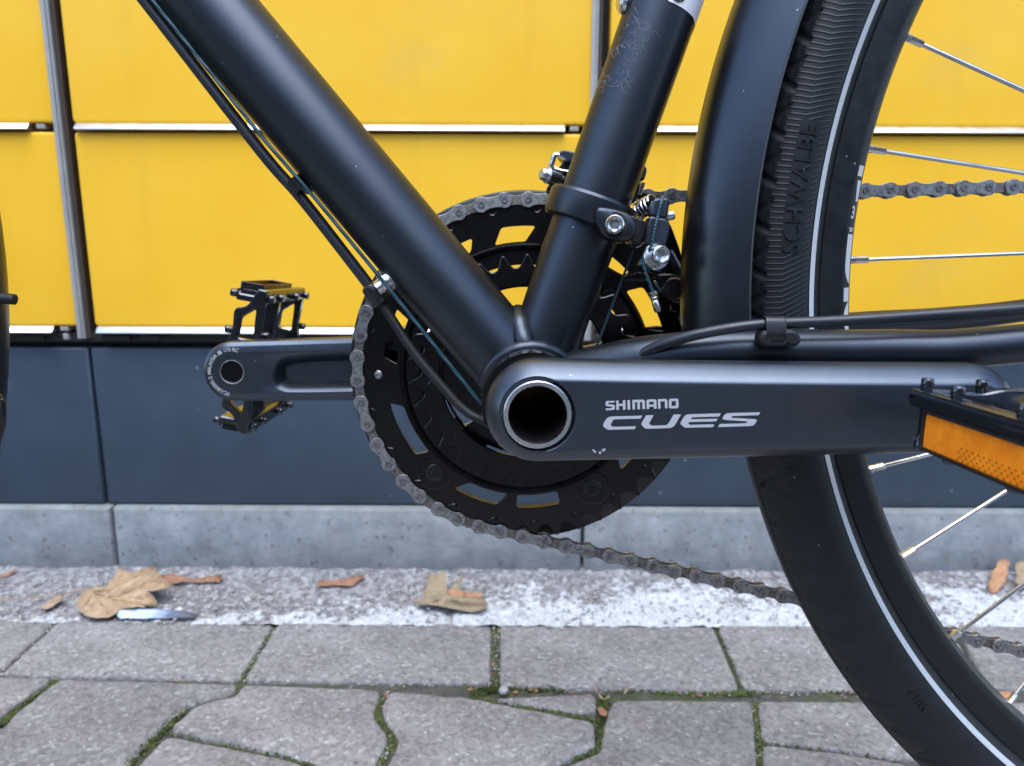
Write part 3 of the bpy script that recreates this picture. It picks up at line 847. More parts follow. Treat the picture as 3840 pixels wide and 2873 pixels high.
leaf('fallen_leaf', zoomed([(370, 490), (420, 450), (500, 390), (560, 360), (590, 385), (560, 430), (480, 480), (420, 510)], 0, 2080, 2.458), M['twig'], 'pale pinkish bark scrap left of the maple leaf', flat(0.004, 0.008, 2220, 2290), curl=0.002)
for nm, pts, lab in (('twig', [(-20, 2244), (90, 2243), (190, 2232), (310, 2213), (330, 2211)], 'thin brown stalk running from the left edge to the maple leaf'),
                     ('twig', [(2228, 2578), (2243, 2600), (2262, 2622), (2285, 2612)], 'short dry twig bent over the joint beside the wedge paver'),
                     ('twig', [(2340, 2600), (2358, 2578), (2362, 2564)], 'tiny upright dry stem in the joint right of the moss')):
    p3 = smooth_path([G(a, b, 0.006 if b < 2400 else 0.003) for a, b in pts], 5)
    c_ = sum(p3, V())/len(p3)
    tag(obj(nm, tube(p3, [0.0011*(0.6+0.4*math.sin(i)) for i in range(len(p3))], 6), M['twig'], origin=c_), lab, 'twig')
sp_ = zoomed([(1075, 545), (1100, 515), (1250, 505), (1400, 500), (1560, 508), (1700, 525), (1800, 540), (1835, 565), (1800, 585), (1650, 582), (1500, 588), (1300, 590), (1120, 588), (1080, 575)], 0, 2080, 2.458)
sc_ = leaf('litter_scrap', sp_, M['scrap'], 'flat blue-white scrap with a dark end in front of the maple leaf', flat(0.003, 0.008, 2280, 2320), group='litter', curl=0.001)
sc_['category'] = 'litter'; del sc_['group']
for px, py, r_, lab in ((1888, 2588, 0.0042, 'grey pebble on the green moss between the paver rows'), (760, 2164, 0.0045, 'white pebble on the curled rust-brown leaf'), (930, 2248, 0.0045, 'white pebble on the mortar strip below the far pedal')):
    bm = bmesh.new(); bmesh.ops.create_icosphere(bm, subdivisions=2, radius=r_)
    for v in bm.verts: v.co *= 1+0.25*noise.noise(v.co*300+V((px, 0, 0))); v.co.z *= 0.7
    part = ([v.co.copy() for v in bm.verts], [tuple(q.index for q in f.verts) for f in bm.faces]); bm.free()
    o = obj('pebble', part, M['pebble']); o.location = G(px, py, 0.002)
    tag(o, lab, 'pebble', 'pebbles')

# ================================================================== BICYCLE (own frame, leans on the locker)
bike = empty('bicycle', loc=(0, 0, 0), rot=(LEAN, 0, 0))
tag(bike, 'matte black bicycle leaning in front of the yellow parcel locker', 'bicycle')
HUB = V((0.4530, 0, 0.3504))
CCX, CCZ, CHY = 0.00747, 0.29394, 0.0565       # chainring centre and chain plane
BBP = V((0.0088, 0, 0.2932))

# ---- frame tubes
d0, d1 = B(768, 0, 0), B(1690, 1100, 0)
ddir = (d1-d0).normalized()
dt = obj('down_tube', tube([d0-ddir*0.16, d0, d1, BBP-ddir*0.004], 0.0188, 56), M['frame'], bike)
s0, s1 = B(2471, 68, 0), B(2092, 1148, 0)
sdir_ = (s0-s1).normalized()
stb = obj('seat_tube', tube([BBP+sdir_*0.004, s1, s0, s0+sdir_*0.14], 0.0164, 56), M['frame'], bike)
shell = obj('bottom_bracket_shell', lathe(BBP, (0, 1, 0), [(0.0172, -0.0365), (0.0208, -0.0365), (0.0213, -0.036), (0.0213, 0.036), (0.0208, 0.0365), (0.0172, 0.0365)], 64, closed=True), M['frame'], bike)
def cup(y0, y1, name='bearing_cup'):
    n = 120; vs, fs = [], []
    rings = [(0.0180, y0, 0), (0.0217, y0, 0), (0.0224, y0+0.0008, 1), (0.0224, y1-0.0030, 1), (0.0218, y1-0.0026, 0), (0.0218, y1, 0), (0.0180, y1, 0)]
    for (r_, y, t) in rings:
        for k in range(n):
            rr = r_-(0.0007 if (t and (k % 5) < 2) else 0)
            a = 2*math.pi*k/n; vs.append(V((BBP.x+rr*math.cos(a), y, BBP.z+rr*math.sin(a))))
    m = len(rings)
    for i in range(m):
        j = (i+1) % m
        for k in range(n):
            k2 = (k+1) % n; fs.append((i*n+k, i*n+k2, j*n+k2, j*n+k))
    return obj(name, (vs, fs), M['ring'], shell, angle=25)
cup(-0.0470, -0.0366); cup(0.0366, 0.0470)
# weld beads where the tubes meet
def bead(pts, r_, par):
    p = smooth_path(pts, 14)
    rs = [r_*(1+0.012*math.sin(i*0.35)) for i in range(len(p))]
    return obj('weld_bead', tube(p, rs, 14), M['frame'], par, angle=70)
def surf_pt(axis_p, axis_d, r_, px, py):
    """point of the tube surface facing the camera under a photo pixel"""
    o = CAMB; d = (LEANI @ ray(px, py)).normalized(); a = axis_d.normalized(); w = o-axis_p
    dd = d-a*d.dot(a); ww = w-a*w.dot(a)
    A, Bq, Cq = dd.dot(dd), 2*dd.dot(ww), ww.dot(ww)-r_*r_
    disc = Bq*Bq-4*A*Cq
    t = (-Bq-math.sqrt(max(disc, 0)))/(2*A); return o+d*t
bead([B(1942, 1176, 0.006), B(1946, 1200, -0.0065), B(1954, 1240, -0.0115), B(1964, 1275, -0.0145), B(1978, 1315, -0.016)], 0.0046, stb)
bead([BBP+V((0.0216*math.cos(R(a)), -0.0195-0.004*math.sin(R((a-50)*1.8)), 0.0216*math.sin(R(a)))) for a in range(40, 175, 12)], 0.0032, dt)
# chain stays
def taper(pts, rs, n=28, k=8):
    p = smooth_path(pts, k); m = len(p)-1
    rr = []
    for i in range(len(p)):
        t = i/m*(len(rs)-1); a = min(int(t), len(rs)-2); rr.append(rs[a]+(rs[a+1]-rs[a])*(t-a))
    return tube(p, rr, n)
obj('chain_stay', taper([B(2150, 1400, -0.016), B(2420, 1345, -0.030), B(2750, 1315, -0.040), B(3300, 1312, -0.046), B(3840, 1288, -0.052), V((0.40, -0.064, 0.345))], [0.0100, 0.0100, 0.0092, 0.0086, 0.0082, 0.0070]), M['frame'], bike)
obj('chain_stay', taper([BBP+V((0.012, 0.020, -0.002)), V((0.08, 0.034, 0.302)), B(3060, 1240, 0.040), B(3520, 1200, 0.052), B(3840, 1164, 0.056), V((0.40, 0.066, 0.345))], [0.0092, 0.0085, 0.0078, 0.0068, 0.0062, 0.006]), M['frame'], bike)

# seat tube furniture: white sticker, boss bolt, lint
sa, sd = s1, sdir_
def on_seat(px, py, off=0.00025): 
    p = surf_pt(sa, sd, 0.0164, px, py); q = sa+sd*(p-sa).dot(sd); return p+(p-q).normalized()*off
def tube_patch(axis_p, axis_d, r_, a0, a1, lo_fn, hi, off, nA=24, nL=6):
    u, w = frame_of(axis_d); vs, fs = [], []
    for i in range(nA+1):
        a = a0+(a1-a0)*i/nA; lo = lo_fn(i/nA)
        for j in range(nL+1):
            t = lo+(hi-lo)*j/nL
            vs.append(axis_p+axis_d*t+(u*math.cos(a)+w*math.sin(a))*(r_+off))
    for i in range(nA):
        for j in range(nL):
            a = i*(nL+1)+j; fs.append((a, a+1, a+nL+2, a+nL+1))
    return vs, fs
u_, w_ = frame_of(sd)
def ang_of(p):
    q = p-sa; q = q-sd*q.dot(sd); return math.atan2(q.dot(w_), q.dot(u_)), (p-sa).dot(sd)
aL, tL = ang_of(surf_pt(sa, sd, 0.0164, 2505, 4)); aM, tM = ang_of(surf_pt(sa, sd, 0.0164, 2560, 26)); aR, tR = ang_of(surf_pt(sa, sd, 0.0164, 2598, 66))
def un(a, ref):
    while a-ref > math.pi: a -= 2*math.pi
    while a-ref < -math.pi: a += 2*math.pi
    return a
aM = un(aM, aL); aR = un(aR, aL)
aE = aR+(aR-aL)*0.8
def lo_fn(s):
    a = s*(aE-aL)/(aR-aL)
    return tL+(tR-tL)*min(1, a)**1.4 if a < 1 else tR-(a-1)*0.004
obj('sticker', tube_patch(sa, sd, 0.0164, aL, aE, lo_fn, tL+0.11, 0.0002), M['white'], stb, angle=60)
# dark round emblem on the sticker, only its lower edge is in the picture
ec, er = (2545, -14), 24
ev = []
for k in range(28):
    a = 2*math.pi*k/28; ev.append(on_seat(ec[0]+er*math.cos(a), ec[1]+er*math.sin(a), 0.0006))
ev2 = [on_seat(ec[0]+er*0.72*math.cos(2*math.pi*k/28), ec[1]+er*0.72*math.sin(2*math.pi*k/28), 0.0006) for k in range(28)]
obj('emblem', (ev+ev2, [(k, (k+1) % 28, 28+(k+1) % 28, 28+k) for k in range(28)]), M['black'], stb)
inn = [on_seat(2545+x, -14+y, 0.0006) for x, y in ((-9, 18), (-2, 4), (4, 20), (9, 6), (12, 12), (5, 22), (-4, 22))]
obj('emblem_stroke', (inn, [(0, 1, 2), (2, 3, 4, 5), (0, 2, 5, 6)]), M['black'], stb)
bc = surf_pt(sa, sd, 0.0164, 2338, 14)
bdir = (B(2200, 20, -0.004)-B(2360, 14, 0.0)).normalized()
obj('bottle_boss', lathe(B(2352, 16, -0.003), bdir, [(0.0052, -0.003), (0.0052, 0.0006), (0.0046, 0.0012)], 24), M['frame'], stb)
obj('boss_bolt', lathe(B(2342, 14, -0.003), bdir, [(0.0046, 0.0), (0.0048, 0.0008), (0.0042, 0.0022), (0.0028, 0.0031), (0.0, 0.0034)], 24), M['steel'], stb)
lv, lf = [], []
for (cx, cy, n_, sp) in ((2395, 105, 16, 24), (2340, 170, 6, 14), (2318, 190, 6, 12), (2360, 260, 6, 14), (2285, 300, 12, 16), (2345, 300, 5, 16), (2395, 75, 4, 14), (2375, 205, 3, 25)):
    for _ in range(n_):
        x, y = cx+random.gauss(0, sp), cy+random.gauss(0, sp); a = random.uniform(0, 6.28); pts = []
        for s in range(random.randint(5, 13)):
            try: pts.append(on_seat(x, y, 0.00025))
            except Exception: pass
            a += random.gauss(0, 0.75); x += 6*math.cos(a); y += 6*math.sin(a)
        if len(pts) > 3:
            v_, f_ = tube(pts, 0.000042, 4); o_ = len(lv); lv += v_; lf += [tuple(i+o_ for i in q) for q in f_]
tag(obj('lint', (lv, lf), M['lint'], stb, angle=80), kind='stuff')

# ---- near crank arm
S = B(2016, 1555, -0.066)
E1 = B(3560, 1531, -0.066)
beta = math.atan2(E1.z-S.z, E1.x-S.x)
CA = (math.cos(beta), math.sin(beta)); FL = 0.055
def arm_xf(org, ca, y0, sx=1, k=FL):
    def fn(v):        # local (along, depth, up) -> bicycle frame
        x, y, z = v.x, v.y, v.z
        return V((org.x+sx*(x*ca[0])-sx*z*ca[1]*1.0 if sx > 0 else org.x-x*ca[0]-z*ca[1], y0+y-k*x, org.z+x*ca[1]+z*ca[0] if sx > 0 else org.z-x*ca[1]+z*ca[0]))
    return fn
def arm_outline(L, rh, rp, top, bot, n=40):
    pts, wts = [], []
    # hub end from top round to bottom (through -x), lower edge, pedal end, upper edge
    for k in range(n+1):
        a = R(90+180*k/n); pts.append((rh*math.cos(a), rh*math.sin(a))); wts.append(0.95+0.10*math.cos(a-R(90)))
    for k in range(1, 16):
        t = k/16; x = L*t; pts.append((x, -(rh+(rp-rh)*t)*(1+bot(t)))); wts.append(0.80)
    for k in range(n//2+1):
        a = R(-90+180*k/(n//2)); pts.append((L+rp*math.cos(a), rp*math.sin(a))); wts.append(1.0)
    for k in range(1, 16):
        t = 1-k/16; x = L*t; pts.append((x, (rh+(rp-rh)*t)*(1+top(t)))); wts.append(1.05)
    return pts, wts
L_ = 0.1700
op, ow = arm_outline(L_, 0.0212, 0.0178, lambda t: -0.02*math.sin(math.pi*t), lambda t: -0.005*math.sin(math.pi*t))
bv = 0.0066
prof = [(bv*1.14, 0.0), (bv*1.03, 0.00016), (bv*0.88, 0.0008), (bv*0.66, 0.0023), (bv*0.40, 0.0043), (bv*0.17, 0.0064), (bv*0.05, 0.0078), (0, 0.0094), (0, 0.0150), (0.0012, 0.0165), (0.004, 0.0170)]
hp = [(-0.0006, 0.0), (-0.0003, 0.00015), (0.0, 0.0006), (0.0010, 0.0030), (0.0010, 0.0170)]
part = solid([op, circle(0, 0, 0.0149, 64)], [prof, [(-b, y) for b, y in hp]], [ow, None])
crank = obj('crank_arm', xf(part, arm_xf(S, CA, -0.066)), M['crank'], bike, angle=22)
# hollow spindle and its bright end ring
obj('spindle_ring', lathe(V((S.x, -0.0668, S.z)), (0, 1, 0), [(0.01165, 0.0), (0.01175, -0.0003), (0.0133, -0.0003), (0.01365, 0.0001), (0.01365, 0.006), (0.01165, 0.006)], 72, closed=True), M['spindle'], crank)
obj('hollow_spindle', lathe(V((S.x, -0.0640, S.z)), V((CCX-S.x, 0.138, CCZ-S.z)), [(0.01155, 0.0), (0.0120, 0.0), (0.0120, 0.146), (0.0112, 0.146), (0.0112, 0.012), (0.01155, 0.010)], 64, closed=True), M['bore'], crank)
# printed lettering on the arm face
face = arm_xf(S, CA, -0.066)
def to_arm(px, py):                # pixel on the tilted face plane -> local arm coordinates
    y = -0.066
    for _ in range(4):
        p = B(px, py, y); dx, dz = p.x-S.x, p.z-S.z
        x = dx*CA[0]+dz*CA[1]; z = -dx*CA[1]+dz*CA[0]; y = -0.066-FL*x
    return (x, z)
LET = {
 'S': [[(222, 115), (222, 135), (150, 138), (140, 142), (140, 155), (150, 160), (205, 163), (225, 172), (227, 215), (215, 230), (195, 234), (110, 237), (110, 215), (180, 212), (190, 208), (190, 195), (182, 188), (125, 185), (107, 175), (105, 135), (118, 120), (140, 117)]],
 'H': [[(243, 112), (275, 111), (277, 155), (330, 153), (330, 108), (363, 107), (366, 230), (333, 231), (331, 182), (278, 184), (280, 232), (247, 233)]],
 'I': [[(388, 107), (423, 106), (427, 228), (391, 229)]],
 'M': [[(453, 104), (590, 100), (610, 106), (615, 120), (618, 221), (585, 222), (583, 130), (550, 131), (553, 223), (520, 224), (518, 132), (485, 133), (488, 226), (456, 227)]],
 'A': [[(640, 221), (637, 115), (648, 102), (665, 98), (740, 96), (757, 101), (764, 112), (767, 216), (734, 218), (733, 190), (671, 192), (672, 220)], [(670, 128), (731, 126), (732, 163), (671, 165)]],
 'N': [[(784, 94), (885, 91), (902, 98), (907, 115), (908, 212), (876, 213), (874, 120), (816, 122), (819, 215), (786, 216)]],
 'O': [[(927, 105), (940, 92), (960, 88), (1030, 86), (1045, 92), (1050, 105), (1051, 195), (1040, 208), (1025, 211), (950, 213), (933, 207), (926, 195)], [(960, 118), (1016, 116), (1018, 180), (962, 183)]],
 'C_': [[(580, 308), (562, 345), (235, 353), (205, 362), (175, 415), (173, 432), (205, 452), (500, 445), (483, 481), (150, 490), (125, 485), (80, 450), (75, 430), (85, 400), (115, 350), (150, 325), (185, 318)]],
 'U_': [[(630, 304), (730, 301), (675, 395), (673, 410), (690, 430), (715, 438), (880, 432), (905, 425), (930, 395), (988, 294), (1085, 291), (1010, 420), (990, 445), (960, 462), (930, 467), (640, 477), (615, 470), (575, 430), (570, 415), (580, 392)]],
 'E_': [[(1600, 278), (1578, 318), (1240, 327), (1225, 333), (1210, 355), (1558, 347), (1540, 381), (1200, 389), (1180, 395), (1178, 405), (1200, 427), (1515, 419), (1498, 455), (1150, 463), (1130, 460), (1085, 425), (1077, 405), (1085, 385), (1125, 318), (1150, 298), (1185, 290)]],
 'S_': [[(2110, 264), (2090, 300), (1765, 311), (1745, 316), (1735, 330), (1745, 337), (2045, 352), (2065, 362), (2065, 375), (2045, 410), (2020, 432), (1985, 441), (1565, 454), (1587, 416), (1910, 408), (1935, 402), (1945, 390), (1930, 380), (1650, 361), (1622, 350), (1620, 338), (1650, 295), (1675, 280), (1710, 274)]],
}
for nm, loops in LET.items():
    ls = [[to_arm(a, b) for a, b in zoomed(lp, 2240, 1470, 3.456)] for lp in loops]
    obj('printed_letter', xf(plate(ls, -0.00012, 0.0, 0.0), face), M['decal'], crank)
# chips in the finish below the lettering
for (x0, y0) in ((876, 808), (888, 818), (922, 825), (945, 812), (952, 803), (940, 806)):
    px, py = 1750+x0/1.8433, 1250+y0/1.8433
    c_ = to_arm(px, py)
    lp = [(c_[0]+random.uniform(.25, .6)*1e-3*math.cos(a), c_[1]+random.uniform(.25, .6)*1e-3*math.sin(a)) for a in [k*0.9 for k in range(7)]]
    obj('paint_chip', xf(plate([lp], -0.00006, 0.0, 0.0), face), M['white_print'], crank)

# ---- far crank arm
FH = B(870, 1395, 0.068)
fb = math.atan2(CCZ-FH.z, CCX-FH.x)
FA = (math.cos(fb), math.sin(fb)); LF = math.hypot(CCX-FH.x, CCZ-FH.z)
fo, fw = arm_outline(LF, 0.0172, 0.0200, lambda t: 0.02*t, lambda t: -0.03*math.sin(math.pi*t))
fprof = [(0.0030, 0.0), (0.0022, 0.0003), (0.0004, 0.0018), (0, 0.003), (0, 0.012), (0.003, 0.015)]
pk = [(0.0235, 0.0015), (0.0250, 0.0052), (0.0300, 0.0078), (0.045, 0.0095), (0.14, 0.0105), (0.14, -0.0105), (0.045, -0.0112), (0.030, -0.0110), (0.0250, -0.0088), (0.0235, -0.0045)]
pk = round_poly(pk, 0.008, 4)
ppr = [(-0.0012, 0.0), (-0.0008, 0.0002), (0.0012, 0.0024), (0.0036, 0.0070), (0.0050, 0.0085)]
part = solid([fo, circle(0, 0, 0.0068, 40), pk, circle(LF, 0, 0.0112, 40)], [fprof, [(-0.0004, 0.0), (0.0, 0.0005), (0.0, 0.015)], [(-b, y) for b, y in ppr], [(0, 0.0), (0, 0.015)]], [fw, None, None, None], blind=(2,))
def far_fn(v): return V((FH.x+v.x*FA[0]-v.z*FA[1], 0.068+v.y, FH.z+v.x*FA[1]+v.z*FA[0]))
far = obj('crank_arm', xf(part, far_fn), M['crank'], bike, angle=28)
obj('pedal_axle_end', lathe(far_fn(V((0, 0.0008, 0))), (0, 1, 0), [(0.0, -0.0002), (0.0056, -0.0002), (0.0060, 0.0004), (0.0060, 0.015)], 32), M['ring'], far)
obj('axle_hole_rim', lathe(far_fn(V((0, 0, 0))), (0, 1, 0), [(0.0061, 0.0004), (0.0064, -0.0003), (0.0070, -0.0002), (0.0070, 0.004), (0.0061, 0.004)], 48, closed=True), M['spindle'], far)
arc = [('F', 257), ('C', 249.5), ('-', 243), ('U', 236.5), ('6', 229), ('0', 221.5), ('0', 214), ('0', 206.5), ('-', 200), ('2', 194), ('M', 181), ('A', 172.5), ('L', 165.5), ('A', 158.5), ('Y', 151), ('S', 144.5), ('I', 139.5), ('A', 134), ('■', 121.5), ('■', 117.5), ('1', 106), ('7', 100), ('0', 93), ('R', 82), ('C', 74)]
lp_, lq_ = [], []
for ch, a in arc:
    if ch == '■': t_ = ([V((-.0007, -.0011, -.0001)), V((.0007, -.0011, -.0001)), V((.0007, .0011, -.0001)), V((-.0007, .0011, -.0001))], [(0, 1, 2, 3)])
    else: t_ = text_part(ch, 0.0031, 0.00005, 0.00008)
    rr = 0.0128; an = R(a); rot = an-math.pi/2
    def fn(v):
        x, z = v.x*math.cos(rot)-v.y*math.sin(rot), v.x*math.sin(rot)+v.y*math.cos(rot)
        return far_fn(V((rr*math.cos(an)+x, -0.0001-v.z*0.5, rr*math.sin(an)+z)))
    v_, f_ = xf(t_, fn); o_ = len(lp_); lp_ += v_; lq_ += [tuple(i+o_ for i in q) for q in f_]
obj('engraved_lettering', (lp_, lq_), M['white_print'], far)

# ---- chainrings
def polar(r_, a): return (CCX+r_*math.cos(R(a)), CCZ+r_*math.sin(R(a)))
def toothed(N, Rp, ph):
    out = []
    for k in range(N):
        for u, dr in ((0, -0.0040), (.13, -0.0037), (.24, -0.0022), (.34, 0.0004), (.42, 0.0026), (.47, 0.0031), (.53, 0.0031), (.58, 0.0026), (.66, 0.0004), (.76, -0.0022), (.87, -0.0037)):
            out.append(polar(Rp+dr, ph+360*(k+u)/N))
    return out
def slot(a0, a1, r0, r1, sk=0.0, grow=0.0, rad=0.002):
    g_ = math.degrees(grow/((r0+r1)/2)); a0 -= g_; a1 += g_; r0 -= grow; r1 += grow
    s = sk
    pts = [polar(r0, a0+(a1-a0)*k/6+0*s) for k in range(7)]
    pts = [polar(r0, a0+s+(a1-a0-s)*k/6) for k in range(7)]+[polar(r1, a1-s-(a1-a0-s)*k/6) for k in range(7)]
    return round_poly(pts, rad, 3)
SLOTS = [(16.5, 39, 0.0702, 0.0790, 3), (86.5, 104, 0.0706, 0.0790, 4), (154.5, 161, 0.0705, 0.0782, 2), (167, 177, 0.0712, 0.0785, 2.5), (193.5, 220.5, 0.0707, 0.0780, 3), (239, 263, 0.0709, 0.0784, 5), (266.5, 285, 0.0709, 0.0784, -4), (44, 62, 0.0712, 0.078, 3), (112, 140, 0.0712, 0.078, 3), (314, 340, 0.0712, 0.078, 3), (346, 357, 0.0712, 0.078, 2)]
def sl(s, grow): 
    a0, a1, r0, r1, k = s
    if k >= 0: return slot(a0, a1, r0, r1, k, grow)
    return slot(a0, a1, r0, r1, 0, grow)
P0 = 175.6
big = plate([toothed(46, 0.0930, P0), circle(CCX, CCZ, 0.0583, 90)]+[sl(s, 0) for s in SLOTS], CHY-0.0012, CHY+0.0012, 0.0003)
bigo = obj('chainring', big, M['ring'], bike, angle=30)
small = plate([toothed(30, 0.0607, P0+4), circle(CCX, CCZ, 0.0468, 80)], CHY-0.0090, CHY-0.0064, 0.0006)
smallo = obj('chainring', small, M['ring'], bike, angle=30)
ghol = [circle(CCX, CCZ, 0.0640, 90)]+[sl(s, 0.0016) for s in SLOTS]
guard = solid([circle(CCX, CCZ, 0.0988, 160)]+ghol, [[(0.0012, CHY+0.0068), (0.0003, CHY+0.0072), (0, CHY+0.008), (0, CHY+0.0092), (0.0005, CHY+0.0098)]]+[[(0.0003, CHY+0.0068), (0, CHY+0.0071), (0, CHY+0.0095), (0.0003, CHY+0.0098)]]*len(ghol))
guardo = obj('chain_guard', guard, M['plastic'], bike, angle=30)
# spider: hub disc with openings and five arms
so = []
for k in range(360):
    a = k; rr = 0.0475
    for c_ in (229, 300, 13, 70, 145):
        d_ = abs((a-c_+180) % 360-180)
        if d_ < 9: rr = max(rr, 0.080-max(0, d_-5.5)*0.006)
        elif d_ < 15: rr = max(rr, 0.060-(d_-9)*0.0022)
    so.append(polar(rr, a))
OPEN = [(74, 113, 0.0335, 0.0462, 3), (200, 225, 0.0405, 0.0462, 2), (250, 290, 0.034, 0.0455, 3), (20, 50, 0.034, 0.0455, 3), (130, 165, 0.034, 0.0455, 3), (315, 352, 0.034, 0.0455, 3)]
spider = plate([so, circle(CCX, CCZ, 0.0125, 48)]+[sl(s, 0) for s in OPEN], CHY-0.0002+0.002, CHY+0.0062, 0.0006)
obj('spider', spider, M['ring'], bike, angle=30)
for a in range(0, 360, 72):      # raised shift pins and stamped ribs of the large ring
    pass
def screw_at(px, py, rr=0.0052):
    p = B(px, py, CHY-0.0015)
    pr = [(0.0, 0.0004), (rr*0.55, 0.0002), (rr*0.62, -0.0002), (rr*0.9, -0.0002), (rr, 0.0003), (rr, 0.002)]
    s_ = obj('ring_screw', lathe(p, (0, 1, 0), pr, 28), M['plastic'], bigo)
    x = merge(box(p.x-0.0022, p.x+0.0022, CHY-0.0019, CHY-0.001, p.z-0.0004, p.z+0.0004, 0.0001), box(p.x-0.0004, p.x+0.0004, CHY-0.0020, CHY-0.001, p.z-0.0022, p.z+0.0022, 0.0001))
    obj('screw_recess', x, M['black'], bigo)
    w = lathe(p+V((0, 0.0006, 0)), (0, 1, 0), [(rr*1.25, 0.0), (rr*1.7, -0.0006), (rr*1.9, -0.0003), (rr*1.95, 0.0006)], 28)
    obj('screw_boss', w, M['ring'], bigo)
screw_at(1630, 1775); screw_at(2222, 1831); screw_at(2330, 1330)
p = B(1420, 1405, CHY-0.0020)
obj('chain_catch_pin', lathe(p, (0, 1, 0), [(0.0, 0.0006), (0.0008, 0.0005), (0.0009, -0.0012), (0.0020, -0.0014), (0.0024, -0.0009), (0.0024, 0.003)], 20), M['steel'], bigo)
# stamped ridge ring and lifting ramps on the inner side of the large ring
obj('stamped_ridge', lathe(V((CCX, CHY, CCZ)), (0, 1, 0), [(0.0660, -0.0011), (0.0670, -0.0028), (0.0688, -0.0030), (0.0698, -0.0011)], 120, closed=True), M['ring'], bigo, angle=60)
for k in range(46):
    a = P0+360*(k+0.5)/46
    c0 = polar(0.0885, a-1.2); c1 = polar(0.0860, a+0.6); c2 = polar(0.0872, a+2.0)
    if k % 2 == 0:
        obj('shift_ramp', tube(smooth_path([V((c0[0], CHY-0.0012, c0[1])), V((c1[0], CHY-0.0012, c1[1])), V((c2[0], CHY-0.0012, c2[1]))], 3), [0.0004, 0.0006, 0.0007, 0.0007, 0.0007, 0.0006, 0.0004], 6), M['ring'], bigo)
for k in range(30):
    a = P0+4+360*(k+0.5)/30
    c0 = polar(0.0500, a-2); c1 = polar(0.0535, a+1.5)
    if k % 3 == 0:
        obj('rivet_mark', tube([V((c0[0], CHY-0.0088, c0[1])), V((c1[0], CHY-0.0088, c1[1]))], 0.0005, 6), M['ring'], smallo)

# ---- chain
chain = empty('chain', bike)
PT = 0.0127
def link_outline(rr, waist):
    pts = []
    for k in range(13): 
        a = R(50+260*k/12); pts.append((rr*math.cos(a), rr*math.sin(a)))
    pts.append((PT*0.36, -waist)); pts.append((PT*0.5, -waist*0.96)); pts.append((PT*0.64, -waist))
    for k in range(13):
        a = R(-130+260*k/12); pts.append((PT+rr*math.cos(a), rr*math.sin(a)))
    pts.append((PT*0.64, waist)); pts.append((PT*0.5, waist*0.96)); pts.append((PT*0.36, waist))
    return pts
def pin_geo(x):
    return lathe(V((x, 0, 0)), (0, 1, 0), [(0.0, -0.0031), (0.0007, -0.0031), (0.0009, -0.0034), (0.0015, -0.0034), (0.0016, -0.0030), (0.0021, -0.0030), (0.0022, -0.0028), (0.0017, 0.0034), (0.0, 0.0034)], 20)
outl = link_outline(0.0042, 0.0029)
po = merge(plate([outl], -0.0029, -0.0020, 0.00022), plate([outl], 0.0020, 0.0029, 0.00022))
pp = merge(pin_geo(0), pin_geo(PT))
both = merge(po, pp)
M_out = mesh_data('outer_link', both, [M['chain_out'], M['chain_pin']], 35, [0]*len(po[1])+[1]*len(pp[1]))
inl = link_outline(0.0040, 0.0026)
pi_ = merge(plate([inl], -0.0019, -0.0011, 0.00015), plate([inl], 0.0011, 0.0019, 0.00015), lathe((0, 0, 0), (0, 1, 0), [(0.0037, -0.0011), (0.0038, 0), (0.0037, 0.0011)], 16), lathe((PT, 0, 0), (0, 1, 0), [(0.0037, -0.0011), (0.0038, 0), (0.0037, 0.0011)], 16))
M_in = mesh_data('inner_link', pi_, M['chain_in'], 35)
pins = {k: V((*polar(0.0930, P0+7.826*k)[:1], CHY, polar(0.0930, P0+7.826*k)[1])) for k in range(-10, 11)}
p = pins[-10].copy(); d_up = V((math.cos(R(1.55)), 0, math.sin(R(1.55))))
for i in range(1, 34):
    p = p+d_up*PT; q = p.copy(); q.y = CHY-0.012*i/33; pins[-10-i] = q
p = pins[10].copy(); d_lo = V((math.cos(R(-12.65)), 0, math.sin(R(-12.65))))
for i in range(1, 32):
    p = p+d_lo*PT; q = p.copy(); q.y = CHY-0.010*i/31; pins[10+i] = q
for k in range(min(pins), max(pins)):
    a, b = pins[k], pins[k+1]; d = b-a
    ang = math.atan2(d.z, d.x)
    m_ = Matrix.Translation(a) @ Matrix.Rotation(-ang, 4, 'Y') @ Matrix.Rotation(math.atan2(d.y, math.hypot(d.x, d.z)), 4, 'Z')
    if k % 2 == 0: link('outer_link', M_out, chain, m_)
    else: link('inner_link', M_in, chain, m_)

# ---- rear wheel
wheel = empty('wheel', bike, loc=HUB)
def revolve(prof, angs, closed_prof=False, off=None):
    """prof: list of (r, y); angs: list of angles; off(i,t,a) radial change"""
    vs, fs = [], []; n = len(prof); full = abs(angs[-1]-angs[0]-2*math.pi) < 1e-4
    m = len(angs)-(1 if full else 0)
    for a in angs[:m]:
        ca, sa_ = math.cos(a), math.sin(a)
        for i, (r_, y) in enumerate(prof):
            rr = r_+(off(i, a) if off else 0)
            vs.append((rr*ca, y, rr*sa_))
    for j in range(len(angs)-1):
        j2 = (j+1) % m if full else j+1
        for i in range(n if closed_prof else n-1):
            i2 = (i+1) % n
            fs.append((j*n+i, j*n+i2, j2*n+i2, j2*n+i))
    if not full and closed_prof:
        fs.append(tuple(range(n))); fs.append(tuple(range((m-1)*n, m*n)))
    return vs, fs
TR, TC = 0.0206, 0.3296
ts = [R(-152+304*i/110) for i in range(111)]
tp = [(TC+TR*math.cos(t), TR*math.sin(t)) for t in ts]
